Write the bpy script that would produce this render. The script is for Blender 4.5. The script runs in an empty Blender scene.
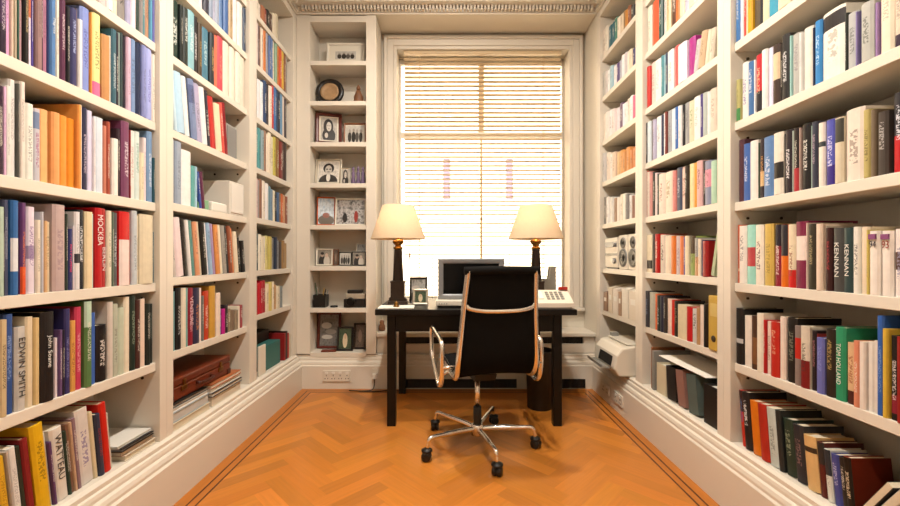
import bpy, bmesh, math, random
from mathutils import Vector, Matrix
random.seed(7)
S = bpy.context.scene
COL = S.collection
F, VX, VY, CH = 410.0, 448.0, 257.0, 1.08      # focal length in px, vanishing point, eye height
LEV = [0.278, 0.622, 0.968, 1.315, 1.663, 2.006, 2.355, 2.69]   # tops of the shelves
SH_T = 0.037
FL, FR = -1.25, 1.225                          # front planes of the side bookcases
DEP = 0.30
YB = 3.38                                      # front plane of the back bookcase
YW = 3.69                                      # window wall
CEIL = 3.30
BAYS = {'near': (1.056, 1.779), 'middle': (1.866, 2.585), 'far': (2.68, 3.31)}
LEVS = {('left', 'near'): LEV, ('right', 'near'): LEV}
LEVS['left', 'middle'] = LEVS['right', 'middle'] = [.278, .643, .985, 1.33, 1.668, 2.01, 2.36, 2.69]
LEVS['left', 'far'] = [.278, .695, .99, 1.342, 1.675, 2.01, 2.365, 2.70]
LEVS['right', 'far'] = [.278, .655, .99, 1.342, 1.68, 2.01, 2.365, 2.69]
LEVN = [.29, .658, 1.004, 1.344, 1.689, 2.029, 2.368, 2.70]    # the narrow bookcase beside the window
SB = .018                                      # shelves sit this far behind the uprights' faces

def lin(c):
    return c / 12.92 if c <= 0.04045 else ((c + 0.055) / 1.055) ** 2.4
def hexrgb(h):
    if len(h) == 3: h = ''.join(ch * 2 for ch in h)
    return tuple(int(h[i:i + 2], 16) / 255 for i in (0, 2, 4))
def hl(h):
    return tuple(lin(c) for c in hexrgb(h))

# ---------------------------------------------------------------- materials
def mat(name, col, rough=0.5, metal=0.0, spec=0.5, noise=0.0, nscale=8.0, bump=0.0, bscale=60.0, **kw):
    m = bpy.data.materials.new(name); m.use_nodes = True
    nt = m.node_tree; b = nt.nodes['Principled BSDF']
    c = hl(col) if isinstance(col, str) else col
    b.inputs['Base Color'].default_value = (*c, 1)
    b.inputs['Roughness'].default_value = rough
    b.inputs['Metallic'].default_value = metal
    b.inputs['Specular IOR Level'].default_value = spec
    for k, v in kw.items(): b.inputs[k].default_value = v
    tc = nt.nodes.new('ShaderNodeTexCoord')
    if noise:
        n = nt.nodes.new('ShaderNodeTexNoise'); n.inputs['Scale'].default_value = nscale; n.inputs['Detail'].default_value = 4
        nt.links.new(tc.outputs['Object'], n.inputs['Vector'])
        mx = nt.nodes.new('ShaderNodeMix'); mx.data_type = 'RGBA'
        mx.inputs['A'].default_value = (*[x * (1 - noise) for x in c], 1)
        mx.inputs['B'].default_value = (*[min(1, x * (1 + noise * .6)) for x in c], 1)
        nt.links.new(n.outputs['Fac'], mx.inputs['Factor']); nt.links.new(mx.outputs['Result'], b.inputs['Base Color'])
    if bump:
        n2 = nt.nodes.new('ShaderNodeTexNoise'); n2.inputs['Scale'].default_value = bscale
        nt.links.new(tc.outputs['Object'], n2.inputs['Vector'])
        bp = nt.nodes.new('ShaderNodeBump'); bp.inputs['Strength'].default_value = bump; bp.inputs['Distance'].default_value = 0.003
        nt.links.new(n2.outputs['Fac'], bp.inputs['Height']); nt.links.new(bp.outputs['Normal'], b.inputs['Normal'])
    return m

M = {}
M['paint'] = mat('cream_paint', 'e9dfce', .42, noise=.03, nscale=3, bump=.05)
M['wall'] = mat('wall_paint', 'e9dfcc', .6, noise=.03, nscale=3, bump=.08)
M['ceiling'] = mat('ceiling_paint', 'f4ecdd', .7, noise=.02)
M['hole'] = mat('peg_metal', '4a3c2c', .5, .6)
M['pages'] = mat('book_pages', 'e2d3b6', .8, noise=.12, nscale=90)
M['black_wood'] = mat('black_lacquer', '0b0a09', .34, spec=.28, noise=.2, nscale=20)
M['chrome'] = mat('polished_aluminium', 'ece9e4', .2, 1.0, noise=.04)
M['black_plastic'] = mat('black_plastic', '151413', .4, noise=.1)
M['black_fabric'] = mat('black_mesh_fabric', '0e0d0c', .85, spec=.2, noise=.3, nscale=200, bump=.4, bscale=300)
M['white_plastic'] = mat('white_plastic', 'e6ddcb', .4, noise=.04)
M['grey_plastic'] = mat('grey_plastic', '9a9890', .4, noise=.05)
M['silver'] = mat('silver_plastic', '8e8f90', .35, .3, noise=.04)
M['screen'] = mat('dark_screen', '08090b', .2, spec=.2, noise=.1)
M['brass'] = mat('aged_brass', '8a6430', .3, 1.0, noise=.2)
M['bronze'] = mat('dark_bronze', '2f2219', .35, .3, noise=.35, nscale=25)
M['dark_vent'] = mat('dark_grille', '0c0b0a', .6, noise=.2)
M['paper'] = mat('white_paper', 'f2ecdf', .8, noise=.03)
M['leather'] = mat('brown_leather', '6e2c14', .38, noise=.35, nscale=18, bump=.2)
M['leather_edge'] = mat('dark_leather', '47190c', .4, noise=.3, nscale=18)
M['red_wood'] = mat('red_brown_wood', '5c1f12', .35, noise=.3, nscale=14)
M['mid_wood'] = mat('warm_wood', '8a5530', .45, noise=.3, nscale=14)
M['silver_frame'] = mat('silver_frame', 'c9c0ae', .3, .5, noise=.1)
M['white_frame'] = mat('white_frame', 'efe6d4', .5, noise=.03)
M['black_frame'] = mat('black_frame', '191512', .35, noise=.2)
M['orange'] = mat('orange_card', 'c9581c', .5, noise=.1)
M['mat_board'] = mat('mount_board', 'ece3d0', .8, noise=.02)
M['teal'] = mat('teal_card', '2f6d66', .5, noise=.15)
M['grey_card'] = mat('grey_card', '8f8d86', .6, noise=.1)
M['purple'] = mat('purple_glaze', '75607e', .35, noise=.3, nscale=40)
M['clay'] = mat('brown_clay', '7c5030', .6, noise=.4, nscale=50)
M['red_plastic'] = mat('red_plastic', 'a8281c', .4, noise=.05)
M['green_card'] = mat('green_card', '7fae86', .6, noise=.05)
M['cable'] = mat('cable_rubber', '2a221a', .5, noise=.1)
M['sash'] = mat('backlit_glazing_bar', 'e2c49a', .5, noise=.06)  # cream glazing bars tinted tan, their backlit silhouette put into the colour
M['slat'] = mat('blind_slat', 'e2c8a0', .5, noise=.05, nscale=10)
M['slat'].node_tree.nodes['Principled BSDF'].inputs['Transmission Weight'].default_value = 0.0
M['tape'] = mat('blind_tape', 'e0c49a', .8, noise=.05)
M['facade'] = mat('facade_stone', 'e8d3b4', .8, noise=.06, nscale=2)
M['facade_glass'] = mat('facade_glass', '5c4f60', .5, noise=.1)

def shade_material():
    m = bpy.data.materials.new('lamp_shade_cloth'); m.use_nodes = True; nt = m.node_tree
    for n in list(nt.nodes): nt.nodes.remove(n)
    out = nt.nodes.new('ShaderNodeOutputMaterial'); mix = nt.nodes.new('ShaderNodeMixShader')
    d = nt.nodes.new('ShaderNodeBsdfDiffuse'); t = nt.nodes.new('ShaderNodeBsdfTranslucent')
    tc = nt.nodes.new('ShaderNodeTexCoord'); n = nt.nodes.new('ShaderNodeTexNoise'); n.inputs['Scale'].default_value = 90
    nt.links.new(tc.outputs['Object'], n.inputs['Vector'])
    cr = nt.nodes.new('ShaderNodeValToRGB')
    cr.color_ramp.elements[0].color = (*hl('efd2ac'), 1); cr.color_ramp.elements[1].color = (*hl('f4dcba'), 1)
    nt.links.new(n.outputs['Fac'], cr.inputs['Fac'])
    nt.links.new(cr.outputs['Color'], d.inputs['Color']); nt.links.new(cr.outputs['Color'], t.inputs['Color'])
    mix.inputs['Fac'].default_value = .24
    nt.links.new(d.outputs[0], mix.inputs[1]); nt.links.new(t.outputs[0], mix.inputs[2]); nt.links.new(mix.outputs[0], out.inputs['Surface'])
    return m
M['shade'] = shade_material()

def emit_mat(name, col, s):
    m = bpy.data.materials.new(name); m.use_nodes = True
    b = m.node_tree.nodes['Principled BSDF']
    b.inputs['Emission Color'].default_value = (*col, 1); b.inputs['Emission Strength'].default_value = s
    return m
M['bulb'] = emit_mat('lamp_bulb', (1, .8, .58), 5)
M['downlight_lens'] = emit_mat('downlight_lens', (1, .85, .65), 8)

def glass_material():
    m = bpy.data.materials.new('window_glass'); m.use_nodes = True; nt = m.node_tree
    for n in list(nt.nodes): nt.nodes.remove(n)
    out = nt.nodes.new('ShaderNodeOutputMaterial'); mix = nt.nodes.new('ShaderNodeMixShader')
    t = nt.nodes.new('ShaderNodeBsdfTransparent'); g = nt.nodes.new('ShaderNodeBsdfGlossy'); g.inputs['Roughness'].default_value = .02
    fr = nt.nodes.new('ShaderNodeFresnel'); fr.inputs['IOR'].default_value = 1.45
    nt.links.new(fr.outputs[0], mix.inputs['Fac']); nt.links.new(t.outputs[0], mix.inputs[1]); nt.links.new(g.outputs[0], mix.inputs[2])
    nt.links.new(mix.outputs[0], out.inputs['Surface'])
    return m
M['glass'] = glass_material()

def book_material():
    m = bpy.data.materials.new('book_cover'); m.use_nodes = True; nt = m.node_tree; N = nt.nodes; L = nt.links
    b = N['Principled BSDF']; b.inputs['Roughness'].default_value = .42; b.inputs['Specular IOR Level'].default_value = .35
    def attr(n):
        a = N.new('ShaderNodeAttribute'); a.attribute_name = n; return a
    base, ink, band, par = attr('Base'), attr('Ink'), attr('Band'), attr('Par')
    uv = N.new('ShaderNodeUVMap'); uv.uv_map = 'UVMap'
    sx = N.new('ShaderNodeSeparateXYZ'); L.new(uv.outputs[0], sx.inputs[0])
    sp = N.new('ShaderNodeSeparateColor'); L.new(par.outputs['Color'], sp.inputs[0])
    def math_(op, a, b_=None, c=None):
        n = N.new('ShaderNodeMath'); n.operation = op
        for i, v in enumerate((a, b_, c)):
            if v is None: continue
            if isinstance(v, (int, float)): n.inputs[i].default_value = v
            else: L.new(v, n.inputs[i])
        return n.outputs[0]
    u, v = sx.outputs['X'], sx.outputs['Y']
    v0, v1, seed, aspect = sp.outputs[0], sp.outputs[1], sp.outputs[2], par.outputs['Alpha']
    onspine = math_('GREATER_THAN', u, -0.5)
    bandm = math_('MULTIPLY', math_('MULTIPLY', math_('GREATER_THAN', v, v0), math_('LESS_THAN', v, v1)), onspine)
    tx = math_('MULTIPLY', u, 3.2)
    ty = math_('ADD', math_('MULTIPLY', math_('MULTIPLY', v, aspect), 4.2), math_('MULTIPLY', seed, 53.0))
    cv = N.new('ShaderNodeCombineXYZ'); L.new(tx, cv.inputs[0]); L.new(ty, cv.inputs[1]); L.new(math_('MULTIPLY', seed, 97.0), cv.inputs[2])
    no = N.new('ShaderNodeTexNoise'); no.inputs['Scale'].default_value = 1.6; no.inputs['Detail'].default_value = 2; L.new(cv.outputs[0], no.inputs['Vector'])
    glyph = math_('GREATER_THAN', no.outputs['Fac'], 0.5)
    line = math_('LESS_THAN', math_('ABSOLUTE', math_('SUBTRACT', u, 0.5)), 0.22)
    lo = math_('ADD', math_('MULTIPLY', seed, .25), .18); hi = math_('ADD', math_('MULTIPLY', seed, .2), .66)
    vm = math_('MULTIPLY', math_('GREATER_THAN', v, lo), math_('LESS_THAN', v, hi))
    tm = math_('MULTIPLY', math_('MULTIPLY', glyph, line), math_('MULTIPLY', vm, onspine))
    tm = math_('MULTIPLY', tm, math_('MULTIPLY', ink.outputs['Alpha'], .72))
    m1 = N.new('ShaderNodeMix'); m1.data_type = 'RGBA'; L.new(bandm, m1.inputs['Factor']); L.new(base.outputs['Color'], m1.inputs['A']); L.new(band.outputs['Color'], m1.inputs['B'])
    m2 = N.new('ShaderNodeMix'); m2.data_type = 'RGBA'; L.new(tm, m2.inputs['Factor']); L.new(m1.outputs['Result'], m2.inputs['A']); L.new(ink.outputs['Color'], m2.inputs['B'])
    # light scuffing of the cloth
    tc = N.new('ShaderNodeTexCoord'); n3 = N.new('ShaderNodeTexNoise'); n3.inputs['Scale'].default_value = 35; L.new(tc.outputs['Object'], n3.inputs['Vector'])
    hsv = N.new('ShaderNodeHueSaturation'); L.new(m2.outputs['Result'], hsv.inputs['Color'])
    L.new(math_('ADD', math_('MULTIPLY', n3.outputs['Fac'], .24), .88), hsv.inputs['Value'])
    L.new(hsv.outputs['Color'], b.inputs['Base Color'])
    return m
M['book'] = book_material()

_ink = {}
def ink_mat(h):
    if h not in _ink: _ink[h] = mat('printed_ink_' + h, h, .5, noise=.05)
    return _ink[h]

# ---------------------------------------------------------------- mesh helpers
class MB:
    """collects vertices and faces of ONE mesh"""
    def __init__(s): s.v = []; s.f = []; s.mi = []; s.sm = []
    def add(s, vs, fs, mi=0, smooth=False):
        o = len(s.v); s.v += [tuple(x) for x in vs]; s.f += [tuple(i + o for i in f) for f in fs]
        s.mi += [mi] * len(fs); s.sm += [smooth] * len(fs); return s
    def box(s, x0, x1, y0, y1, z0, z1, bev=0.0, mi=0, M4=None):
        bm = bmesh.new(); bmesh.ops.create_cube(bm, size=1)
        for v in bm.verts:
            v.co = ((x0 + x1) / 2 + v.co.x * (x1 - x0), (y0 + y1) / 2 + v.co.y * (y1 - y0), (z0 + z1) / 2 + v.co.z * (z1 - z0))
        if bev:
            bmesh.ops.bevel(bm, geom=list(bm.edges), offset=bev, segments=2, profile=.5, affect='EDGES')
        if M4 is not None: bm.transform(M4)
        bm.verts.index_update()
        s.add([v.co[:] for v in bm.verts], [[v.index for v in f.verts] for f in bm.faces], mi); bm.free(); return s
    def prism(s, poly, axis, a, b, mi=0):
        """poly: 2D points; axis 'x': poly is (y,z), 'y': (x,z), 'z': (x,y)"""
        def P(p, t):
            return (t, p[0], p[1]) if axis == 'x' else (p[0], t, p[1]) if axis == 'y' else (p[0], p[1], t)
        n = len(poly)
        vs = [P(p, a) for p in poly] + [P(p, b) for p in poly]
        fs = [(i, (i + 1) % n, n + (i + 1) % n, n + i) for i in range(n)] + [tuple(range(n))[::-1], tuple(range(n, 2 * n))]
        return s.add(vs, fs, mi)
    def lathe(s, prof, n=28, c=(0, 0, 0), mi=0, smooth=True, caps=True, M4=None):
        vs = []
        for r, z in prof:
            for k in range(n):
                a = 2 * math.pi * k / n; vs.append(Vector((r * math.cos(a), r * math.sin(a), z)))
        if M4 is not None: vs = [M4 @ v for v in vs]
        vs = [(v[0] + c[0], v[1] + c[1], v[2] + c[2]) for v in vs]
        fs = []
        for i in range(len(prof) - 1):
            for k in range(n):
                fs.append((i * n + k, i * n + (k + 1) % n, (i + 1) * n + (k + 1) % n, (i + 1) * n + k))
        s.add(vs, fs, mi, smooth)
        if caps:
            o = len(s.v) - len(vs)
            s.f.append(tuple(o + k for k in range(n))[::-1]); s.mi.append(mi); s.sm.append(False)
            o2 = o + (len(prof) - 1) * n
            s.f.append(tuple(o2 + k for k in range(n))); s.mi.append(mi); s.sm.append(False)
        return s
    def tube(s, pts, rx, ry=None, n=10, closed=False, up=(0, 0, 1), mi=0):
        """sweep an ellipse (rx along the side axis, ry along the other) along pts"""
        ry = rx if ry is None else ry
        P = [Vector(p) for p in pts]; m = len(P); vs = []
        up = Vector(up)
        for i in range(m):
            a = P[(i - 1) % m] if (closed or i > 0) else P[i]; b = P[(i + 1) % m] if (closed or i < m - 1) else P[i]
            t = (b - a).normalized(); sd = t.cross(up)
            if sd.length < 1e-4: sd = t.cross(Vector((1, 0, 0)))
            sd.normalize(); w = sd.cross(t).normalized()
            f = rx[i] if isinstance(rx, (list, tuple)) else rx; g = ry[i] if isinstance(ry, (list, tuple)) else ry
            for k in range(n):
                an = 2 * math.pi * k / n; vs.append(P[i] + sd * f * math.cos(an) + w * g * math.sin(an))
        fs = []
        for i in range(m if closed else m - 1):
            j = (i + 1) % m
            for k in range(n): fs.append((i * n + k, i * n + (k + 1) % n, j * n + (k + 1) % n, j * n + k))
        s.add(vs, fs, mi, True)
        if not closed:
            o = len(s.v) - len(vs)
            for q, rev in ((0, True), (m - 1, False)):
                fc = tuple(o + q * n + k for k in range(n)); s.f.append(fc[::-1] if rev else fc); s.mi.append(mi); s.sm.append(False)
        return s
    def mesh(s, name, mats, recalc=True):
        me = bpy.data.meshes.new(name); me.from_pydata(s.v, [], s.f)
        for m_ in (mats if isinstance(mats, (list, tuple)) else [mats]): me.materials.append(m_)
        me.polygons.foreach_set('material_index', s.mi); me.polygons.foreach_set('use_smooth', s.sm)
        if recalc:
            bm = bmesh.new(); bm.from_mesh(me); bmesh.ops.recalc_face_normals(bm, faces=bm.faces); bm.to_mesh(me); bm.free()
        me.update(); return me
    def build(s, name, mats, parent=None, loc=(0, 0, 0), rz=0.0):
        o = bpy.data.objects.new(name, s.mesh(name, mats)); COL.objects.link(o)
        o.location = loc; o.rotation_euler = (0, 0, rz)
        if parent is not None: o.parent = parent
        return o

def smooth_path(pts, sub=6, closed=False):
    P = [Vector(p) for p in pts]; n = len(P); out = []
    for i in range(n if closed else n - 1):
        g = (lambda k: P[k % n]) if closed else (lambda k: P[max(0, min(n - 1, k))])
        a, b, c, d = g(i - 1), g(i), g(i + 1), g(i + 2)
        for q in range(sub):
            t = q / sub
            out.append(.5 * ((2 * b) + (c - a) * t + (2 * a - 5 * b + 4 * c - d) * t * t + (3 * b - a - 3 * c + d) * t ** 3))
    if not closed: out.append(P[-1])
    return out

def tag(o, label, cat, group=None, kind=None):
    if label: o['label'] = label
    if cat: o['category'] = cat
    if group: o['group'] = group
    if kind: o['kind'] = kind
    return o
def thing(name, label, cat, loc=(0, 0, 0), rz=0.0, group=None):
    o = bpy.data.objects.new(name, None); COL.objects.link(o); o.location = loc; o.rotation_euler = (0, 0, rz)
    o.empty_display_size = .05
    return tag(o, label, cat, group)
def struct(name, mb, m, label=None):
    o = mb.build(name, m); o['kind'] = 'structure'
    o['label'] = label or name.replace('_', ' ') + ' of the room'; o['category'] = name.split('_')[0]
    return o
def lettering(parent, text, x_len, y_h, M4, ink='f4f0e6', name='lettering', bold=0.0):
    """flat letters: local x along the line, y up, fitted into x_len by y_h, placed by M4 in the parent's space"""
    cu = bpy.data.curves.new(name, 'FONT'); cu.body = text; cu.align_x = 'CENTER'; cu.align_y = 'CENTER'; cu.extrude = .002; cu.offset = bold
    cu.resolution_u = 3
    tmp = bpy.data.objects.new('tmp', cu); COL.objects.link(tmp)
    bpy.context.view_layer.update()
    me = bpy.data.meshes.new_from_object(tmp.evaluated_get(bpy.context.evaluated_depsgraph_get()))
    bpy.data.objects.remove(tmp); bpy.data.curves.remove(cu)
    xs = [v.co.x for v in me.vertices]; ys = [v.co.y for v in me.vertices]
    w, h = max(xs) - min(xs), max(ys) - min(ys); cx, cy = (max(xs) + min(xs)) / 2, (max(ys) + min(ys)) / 2
    sx = x_len / w; sy = min(y_h / h, sx * 1.5); sx = min(sx, sy * 1.3)
    me.transform(M4 @ Matrix.Diagonal((sx, sy, .12, 1)) @ Matrix.Translation((-cx, -cy, 0)))
    me.materials.clear(); me.materials.append(ink_mat(ink)); me.name = name
    o = bpy.data.objects.new(name, me); COL.objects.link(o); o.parent = parent
    return o

# ---------------------------------------------------------------- camera and render look
cam = bpy.data.cameras.new('camera'); co = bpy.data.objects.new('camera', cam); COL.objects.link(co)
cam.sensor_width = 36; cam.lens = 36 * F / 900; cam.shift_x = 2 / 900; cam.shift_y = 4 / 900; cam.clip_start = .02
co.location = (0, 0, CH); co.rotation_euler = (math.pi / 2, 0, 0)
S.camera = co
S.view_settings.view_transform = 'Standard'; S.view_settings.look = 'None'; S.view_settings.gamma = 1; S.view_settings.use_curve_mapping = False
S.view_settings.exposure = 0.2
S.cycles.use_denoising = True
S.cycles.max_bounces = 10; S.cycles.diffuse_bounces = 2; S.cycles.glossy_bounces = 4; S.cycles.transparent_max_bounces = 8
S.cycles.caustics_reflective = False; S.cycles.caustics_refractive = False; S.cycles.sample_clamp_indirect = 6
# ---------------------------------------------------------------- the setting
YF = -2.4                                      # wall behind the camera
def clip_poly(poly, x0, x1, y0, y1):
    for ax, lim, sgn in ((0, x0, 1), (0, x1, -1), (1, y0, 1), (1, y1, -1)):
        out = []
        for i in range(len(poly)):
            a, b = poly[i], poly[(i + 1) % len(poly)]
            da, db = (a[ax] - lim) * sgn, (b[ax] - lim) * sgn
            if da >= 0: out.append(a)
            if da * db < 0:
                t = da / (da - db); out.append((a[0] + t * (b[0] - a[0]), a[1] + t * (b[1] - a[1])))
        poly = out
        if len(poly) < 3: return []
    return poly

def floor_material():
    m = bpy.data.materials.new('oak_parquet'); m.use_nodes = True; nt = m.node_tree; N = nt.nodes; L = nt.links
    b = N['Principled BSDF']; b.inputs['Roughness'].default_value = .3; b.inputs['Specular IOR Level'].default_value = .35
    a = N.new('ShaderNodeAttribute'); a.attribute_name = 'Base'
    uv = N.new('ShaderNodeUVMap'); uv.uv_map = 'UVMap'
    mp = N.new('ShaderNodeMapping'); mp.inputs['Scale'].default_value = (4, 60, 1); L.new(uv.outputs[0], mp.inputs[0])
    n = N.new('ShaderNodeTexNoise'); n.inputs['Scale'].default_value = 1; n.inputs['Detail'].default_value = 5; L.new(mp.outputs[0], n.inputs[0])
    h = N.new('ShaderNodeHueSaturation'); L.new(a.outputs['Color'], h.inputs['Color'])
    mm = N.new('ShaderNodeMath'); mm.operation = 'MULTIPLY_ADD'; mm.inputs[1].default_value = .35; mm.inputs[2].default_value = .83; L.new(n.outputs['Fac'], mm.inputs[0])
    L.new(mm.outputs[0], h.inputs['Value']); L.new(h.outputs['Color'], b.inputs['Base Color'])
    r = N.new('ShaderNodeMath'); r.operation = 'MULTIPLY_ADD'; r.inputs[1].default_value = .15; r.inputs[2].default_value = .24; L.new(n.outputs['Fac'], r.inputs[0]); L.new(r.outputs[0], b.inputs['Roughness'])
    return m
M['floor'] = floor_material()

def make_floor():
    vs, fs, cols, uvs = [], [], [], []
    rnd = random.Random(3)
    base = hexrgb('c87c30')
    def put(poly, col, org, ang):
        o = len(vs); vs.extend((p[0], p[1], 0) for p in poly); fs.append(tuple(range(o, o + len(poly))))
        c, s = math.cos(ang), math.sin(ang); off = rnd.random() * 50
        for p in poly:
            dx, dy = p[0] - org[0], p[1] - org[1]
            cols.append((*[lin(q) for q in col], 1)); uvs.append((dx * c + dy * s + off, -dx * s + dy * c + off * .37))
    X0, X1, Y0, Y1 = -1.092, 1.085, YF, 3.262
    W, n = .078, 5
    a45 = math.pi / 4; ca, sa = math.cos(a45), math.sin(a45)
    def rot(p): return (p[0] * ca - p[1] * sa, p[0] * sa + p[1] * ca)
    R = 70
    for r in range(-R, R):
        for m in range(-9, 10):
            for kind in (0, 1):
                if kind == 0: x, y, w, h = r + 2 * n * m, r, n, 1
                else: x, y, w, h = r + 2 * n * m, r - 2 * n + 1, 1, n
                q = [rot(((x + dx) * W, (y + dy) * W)) for dx, dy in ((0, 0), (w, 0), (w, h), (0, h))]
                q = [(p[0], p[1] + 1.2) for p in q]
                poly = clip_poly(q, X0, X1, Y0, Y1)
                if not poly: continue
                k = rnd.gauss(0, .035)
                put(poly, [max(0, min(1, c * (1 + k) + (rnd.random() - .5) * .015)) for c in base], q[0], a45 if kind == 0 else a45 + math.pi / 2)
    dark, bord = hexrgb('4c2410'), hexrgb('bd7229')
    # border: dark string, band, dark string, outer boards on the three sides that have a bookcase or window
    def ring(o_in, o_out, col):
        xa, xb, ya = X0 - o_in, X1 + o_in, Y1 + o_in; xc, xd, yc = X0 - o_out, X1 + o_out, Y1 + o_out
        put([(xc, Y0), (xa, Y0), (xa, ya), (xc, yc)], col, (xc, Y0), math.pi / 2)
        put([(xb, Y0), (xd, Y0), (xd, yc), (xb, ya)], col, (xb, Y0), math.pi / 2)
        put([(xc, yc), (xa, ya), (xb, ya), (xd, yc)], col, (xc, yc), 0)
    ring(0, .009, dark); ring(.009, .04, bord); ring(.04, .049, dark); ring(.049, .16, bord)
    o_ = len(vs); vs.extend([(-1.75, YF - .1, -.012), (1.75, YF - .1, -.012), (1.75, 3.96, -.012), (-1.75, 3.96, -.012)]); fs.append((o_, o_ + 1, o_ + 2, o_ + 3)); cols.extend([(*[lin(q) for q in dark], 1)] * 4); uvs.extend([(0, 0), (3, 0), (3, 6), (0, 6)])
    me = bpy.data.meshes.new('floor'); me.from_pydata(vs, [], fs); me.materials.append(M['floor'])
    me.color_attributes.new('Base', 'FLOAT_COLOR', 'CORNER'); me.uv_layers.new(name='UVMap')
    at = me.color_attributes['Base']; uvl = me.uv_layers['UVMap']
    for p in me.polygons:
        for li in p.loop_indices:
            vi = me.loops[li].vertex_index; at.data[li].color = cols[vi]; uvl.data[li].uv = uvs[vi]
    bm = bmesh.new(); bm.from_mesh(me); bmesh.ops.recalc_face_normals(bm, faces=bm.faces)
    for f in bm.faces:
        if f.normal.z < 0: f.normal_flip()
    # slab under the boards
    bm.to_mesh(me); bm.free()
    o = bpy.data.objects.new('floor', me); COL.objects.link(o); o['kind'] = 'structure'; o['label'] = 'orange oak herringbone parquet floor with dark inlaid border'; o['category'] = 'floor'
make_floor()

struct('ceiling', MB().box(-1.75, 1.75, YF - .1, 4.0, CEIL, CEIL + .08), M['ceiling'])
struct('wall_left', MB().box(-1.75, FL - DEP - .012, 1.0, 3.95, 0, CEIL).box(-1.75, FL, YF - .1, 1.019, 0, CEIL).box(-1.561, FL, 1.02, YB, 3.0745, CEIL), M['wall'])
struct('wall_right', MB().box(FR + DEP + .012, 1.75, 1.0, 3.95, 0, CEIL).box(FR, 1.75, YF - .1, 1.019, 0, CEIL).box(FR, FR + DEP + .013, 1.02, 3.3805, 3.0745, CEIL).box(FR, FR + DEP + .013, 3.381, 3.95, 0, CEIL), M['wall'])
struct('wall_front', MB().box(-1.75, 1.75, YF - .1, YF, 0, CEIL), M['wall'])
# window wall with its opening, and the beam over the recess
WX0, WX1, WZ0, WZ1 = -.459, 1.089, .63, 2.943
RX0, RX1 = -.593, FR
wb_ = MB()
wb_.box(-1.56, WX0, YW, 3.95, 0, CEIL).box(WX1, FR + .01, YW, 3.95, 0, CEIL).box(WX0, WX1, YW, 3.95, WZ1, CEIL).box(WX0, WX1, YW, 3.95, 0, WZ0)
wb_.box(FL, FR, YB, YW, 3.083, CEIL)
struct('wall_back', wb_, M['wall'], 'cream wall around the tall window recess')
# architrave, stepped
def architrave():
    m = MB()
    for (o0, o1, d) in ((0, .03, .016), (.03, .085, .026), (.085, .112, .042)):
        x0, x1, z1 = WX0 - o1, WX1 + o1, WZ1 + o1
        m.box(WX0 - o1, WX0 - o0, YW - d, YW + .002, WZ0, z1, .004); m.box(WX1 + o0, WX1 + o1, YW - d, YW + .002, WZ0, z1, .004)
        m.box(WX0 - o0, WX1 + o0, YW - d, YW + .002, WZ1 + o0, z1, .004)
    m.box(WX0 - .112, WX1 + .126, YW - .06, YW + .2, WZ0 - .03, WZ0, .006)
    return m
struct('trim_1', architrave(), M['paint'], 'stepped cream architrave and sill around the window')
# baseboards: one stepped profile
PROF = [(0, .278), (.006, .274), (.016, .270), (.016, .254), (.024, .250), (.028, .238), (.028, .226), (.040, .220), (.046, .206), (.046, .194), (.055, .186), (.055, 0), (0, 0)]
struct('baseboard_left', MB().prism([(FL + a, z) for a, z in PROF], 'y', 1.02, 3.36), M['paint'])
struct('baseboard_right', MB().prism([(FR - a * .8, z) for a, z in PROF], 'y', 1.02, 3.36), M['paint'])
struct('baseboard_back', MB().prism([(YB + .03 - a, z) for a, z in PROF], 'x', FL + .001, FR - .001), M['paint'])
# cornice with dentils
def cornice(axis):
    m = MB()
    steps = ((.012, 3.075, 3.09), (.10, 3.128, 3.15), (.125, 3.15, 3.2), (.16, 3.2, CEIL))
    if axis == 'back':
        for d, a, b in steps: m.box(FL, FR, YB - d, YB, a, b, .004)
        m.box(FL, FR, YB - .02, YB, 3.09, 3.128)
        x = FL + .06
        while x < FR - .06: m.box(x, x + .016, YB - .055, YB - .02, 3.092, 3.128); x += .028
    else:
        f, s = (FL, 1) if axis == 'left' else (FR, -1)
        bx = lambda d0, d1, y0, y1, a, b, bev=0: m.box(min(f + s * d0, f + s * d1), max(f + s * d0, f + s * d1), y0, y1, a, b, bev)
        for d, a, b in steps: bx(0, d - .0007, YF, YB - .001, a + .0008, b - .0006, .004)
        bx(0, .0193, YF, YB - .001, 3.0905, 3.1295)
        y = 1.0
        while y < YB - .12: bx(.02, .055, y, y + .016, 3.092, 3.128); y += .028
    return m
struct('trim_2', cornice('back'), M['paint'], 'dentil cornice over the window wall')
struct('trim_3', cornice('left'), M['paint'], 'dentil cornice over the left bookcases')
struct('trim_4', cornice('right'), M['paint'], 'dentil cornice over the right bookcases')

# window: painted sashes and glass
def window():
    root = thing('window_1', 'tall sash window behind the slatted blind', 'window'); root['kind'] = 'structure'
    f = MB(); y0, y1 = 3.86, 3.915
    f.box(WX0, WX0 + .016, y0, y1, WZ0, WZ1).box(WX1 - .016, WX1, y0, y1, WZ0, WZ1)
    f.box(WX0 + .016, WX1 - .016, y0, y1, WZ1 - .05, WZ1).box(WX0 + .016, WX1 - .016, y0, y1, WZ0, WZ0 + .08)
    f.box(WX0 + .016, WX1 - .016, y0, y1, 2.205, 2.255)
    f.build('sash', M['paint'], root)
    MB().box(.305, .325, y0 + .005, y1 - .005, WZ0 + .081, 2.2045).build('glazing_bar', M['sash'], root)
    MB().box(.29, .34, y0 + .005, y1 - .005, 2.2555, WZ1 - .051).build('glazing_bar', M['sash'], root)
    for a, b in ((WX0 + .0161, .289), (.341, WX1 - .0161)):
        for c, d in ((WZ0 + .08, 2.205), (2.255, WZ1 - .05)):
            MB().box(a, b, 3.886, 3.89, c, d).build('pane', M['glass'], root)
window()

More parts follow.
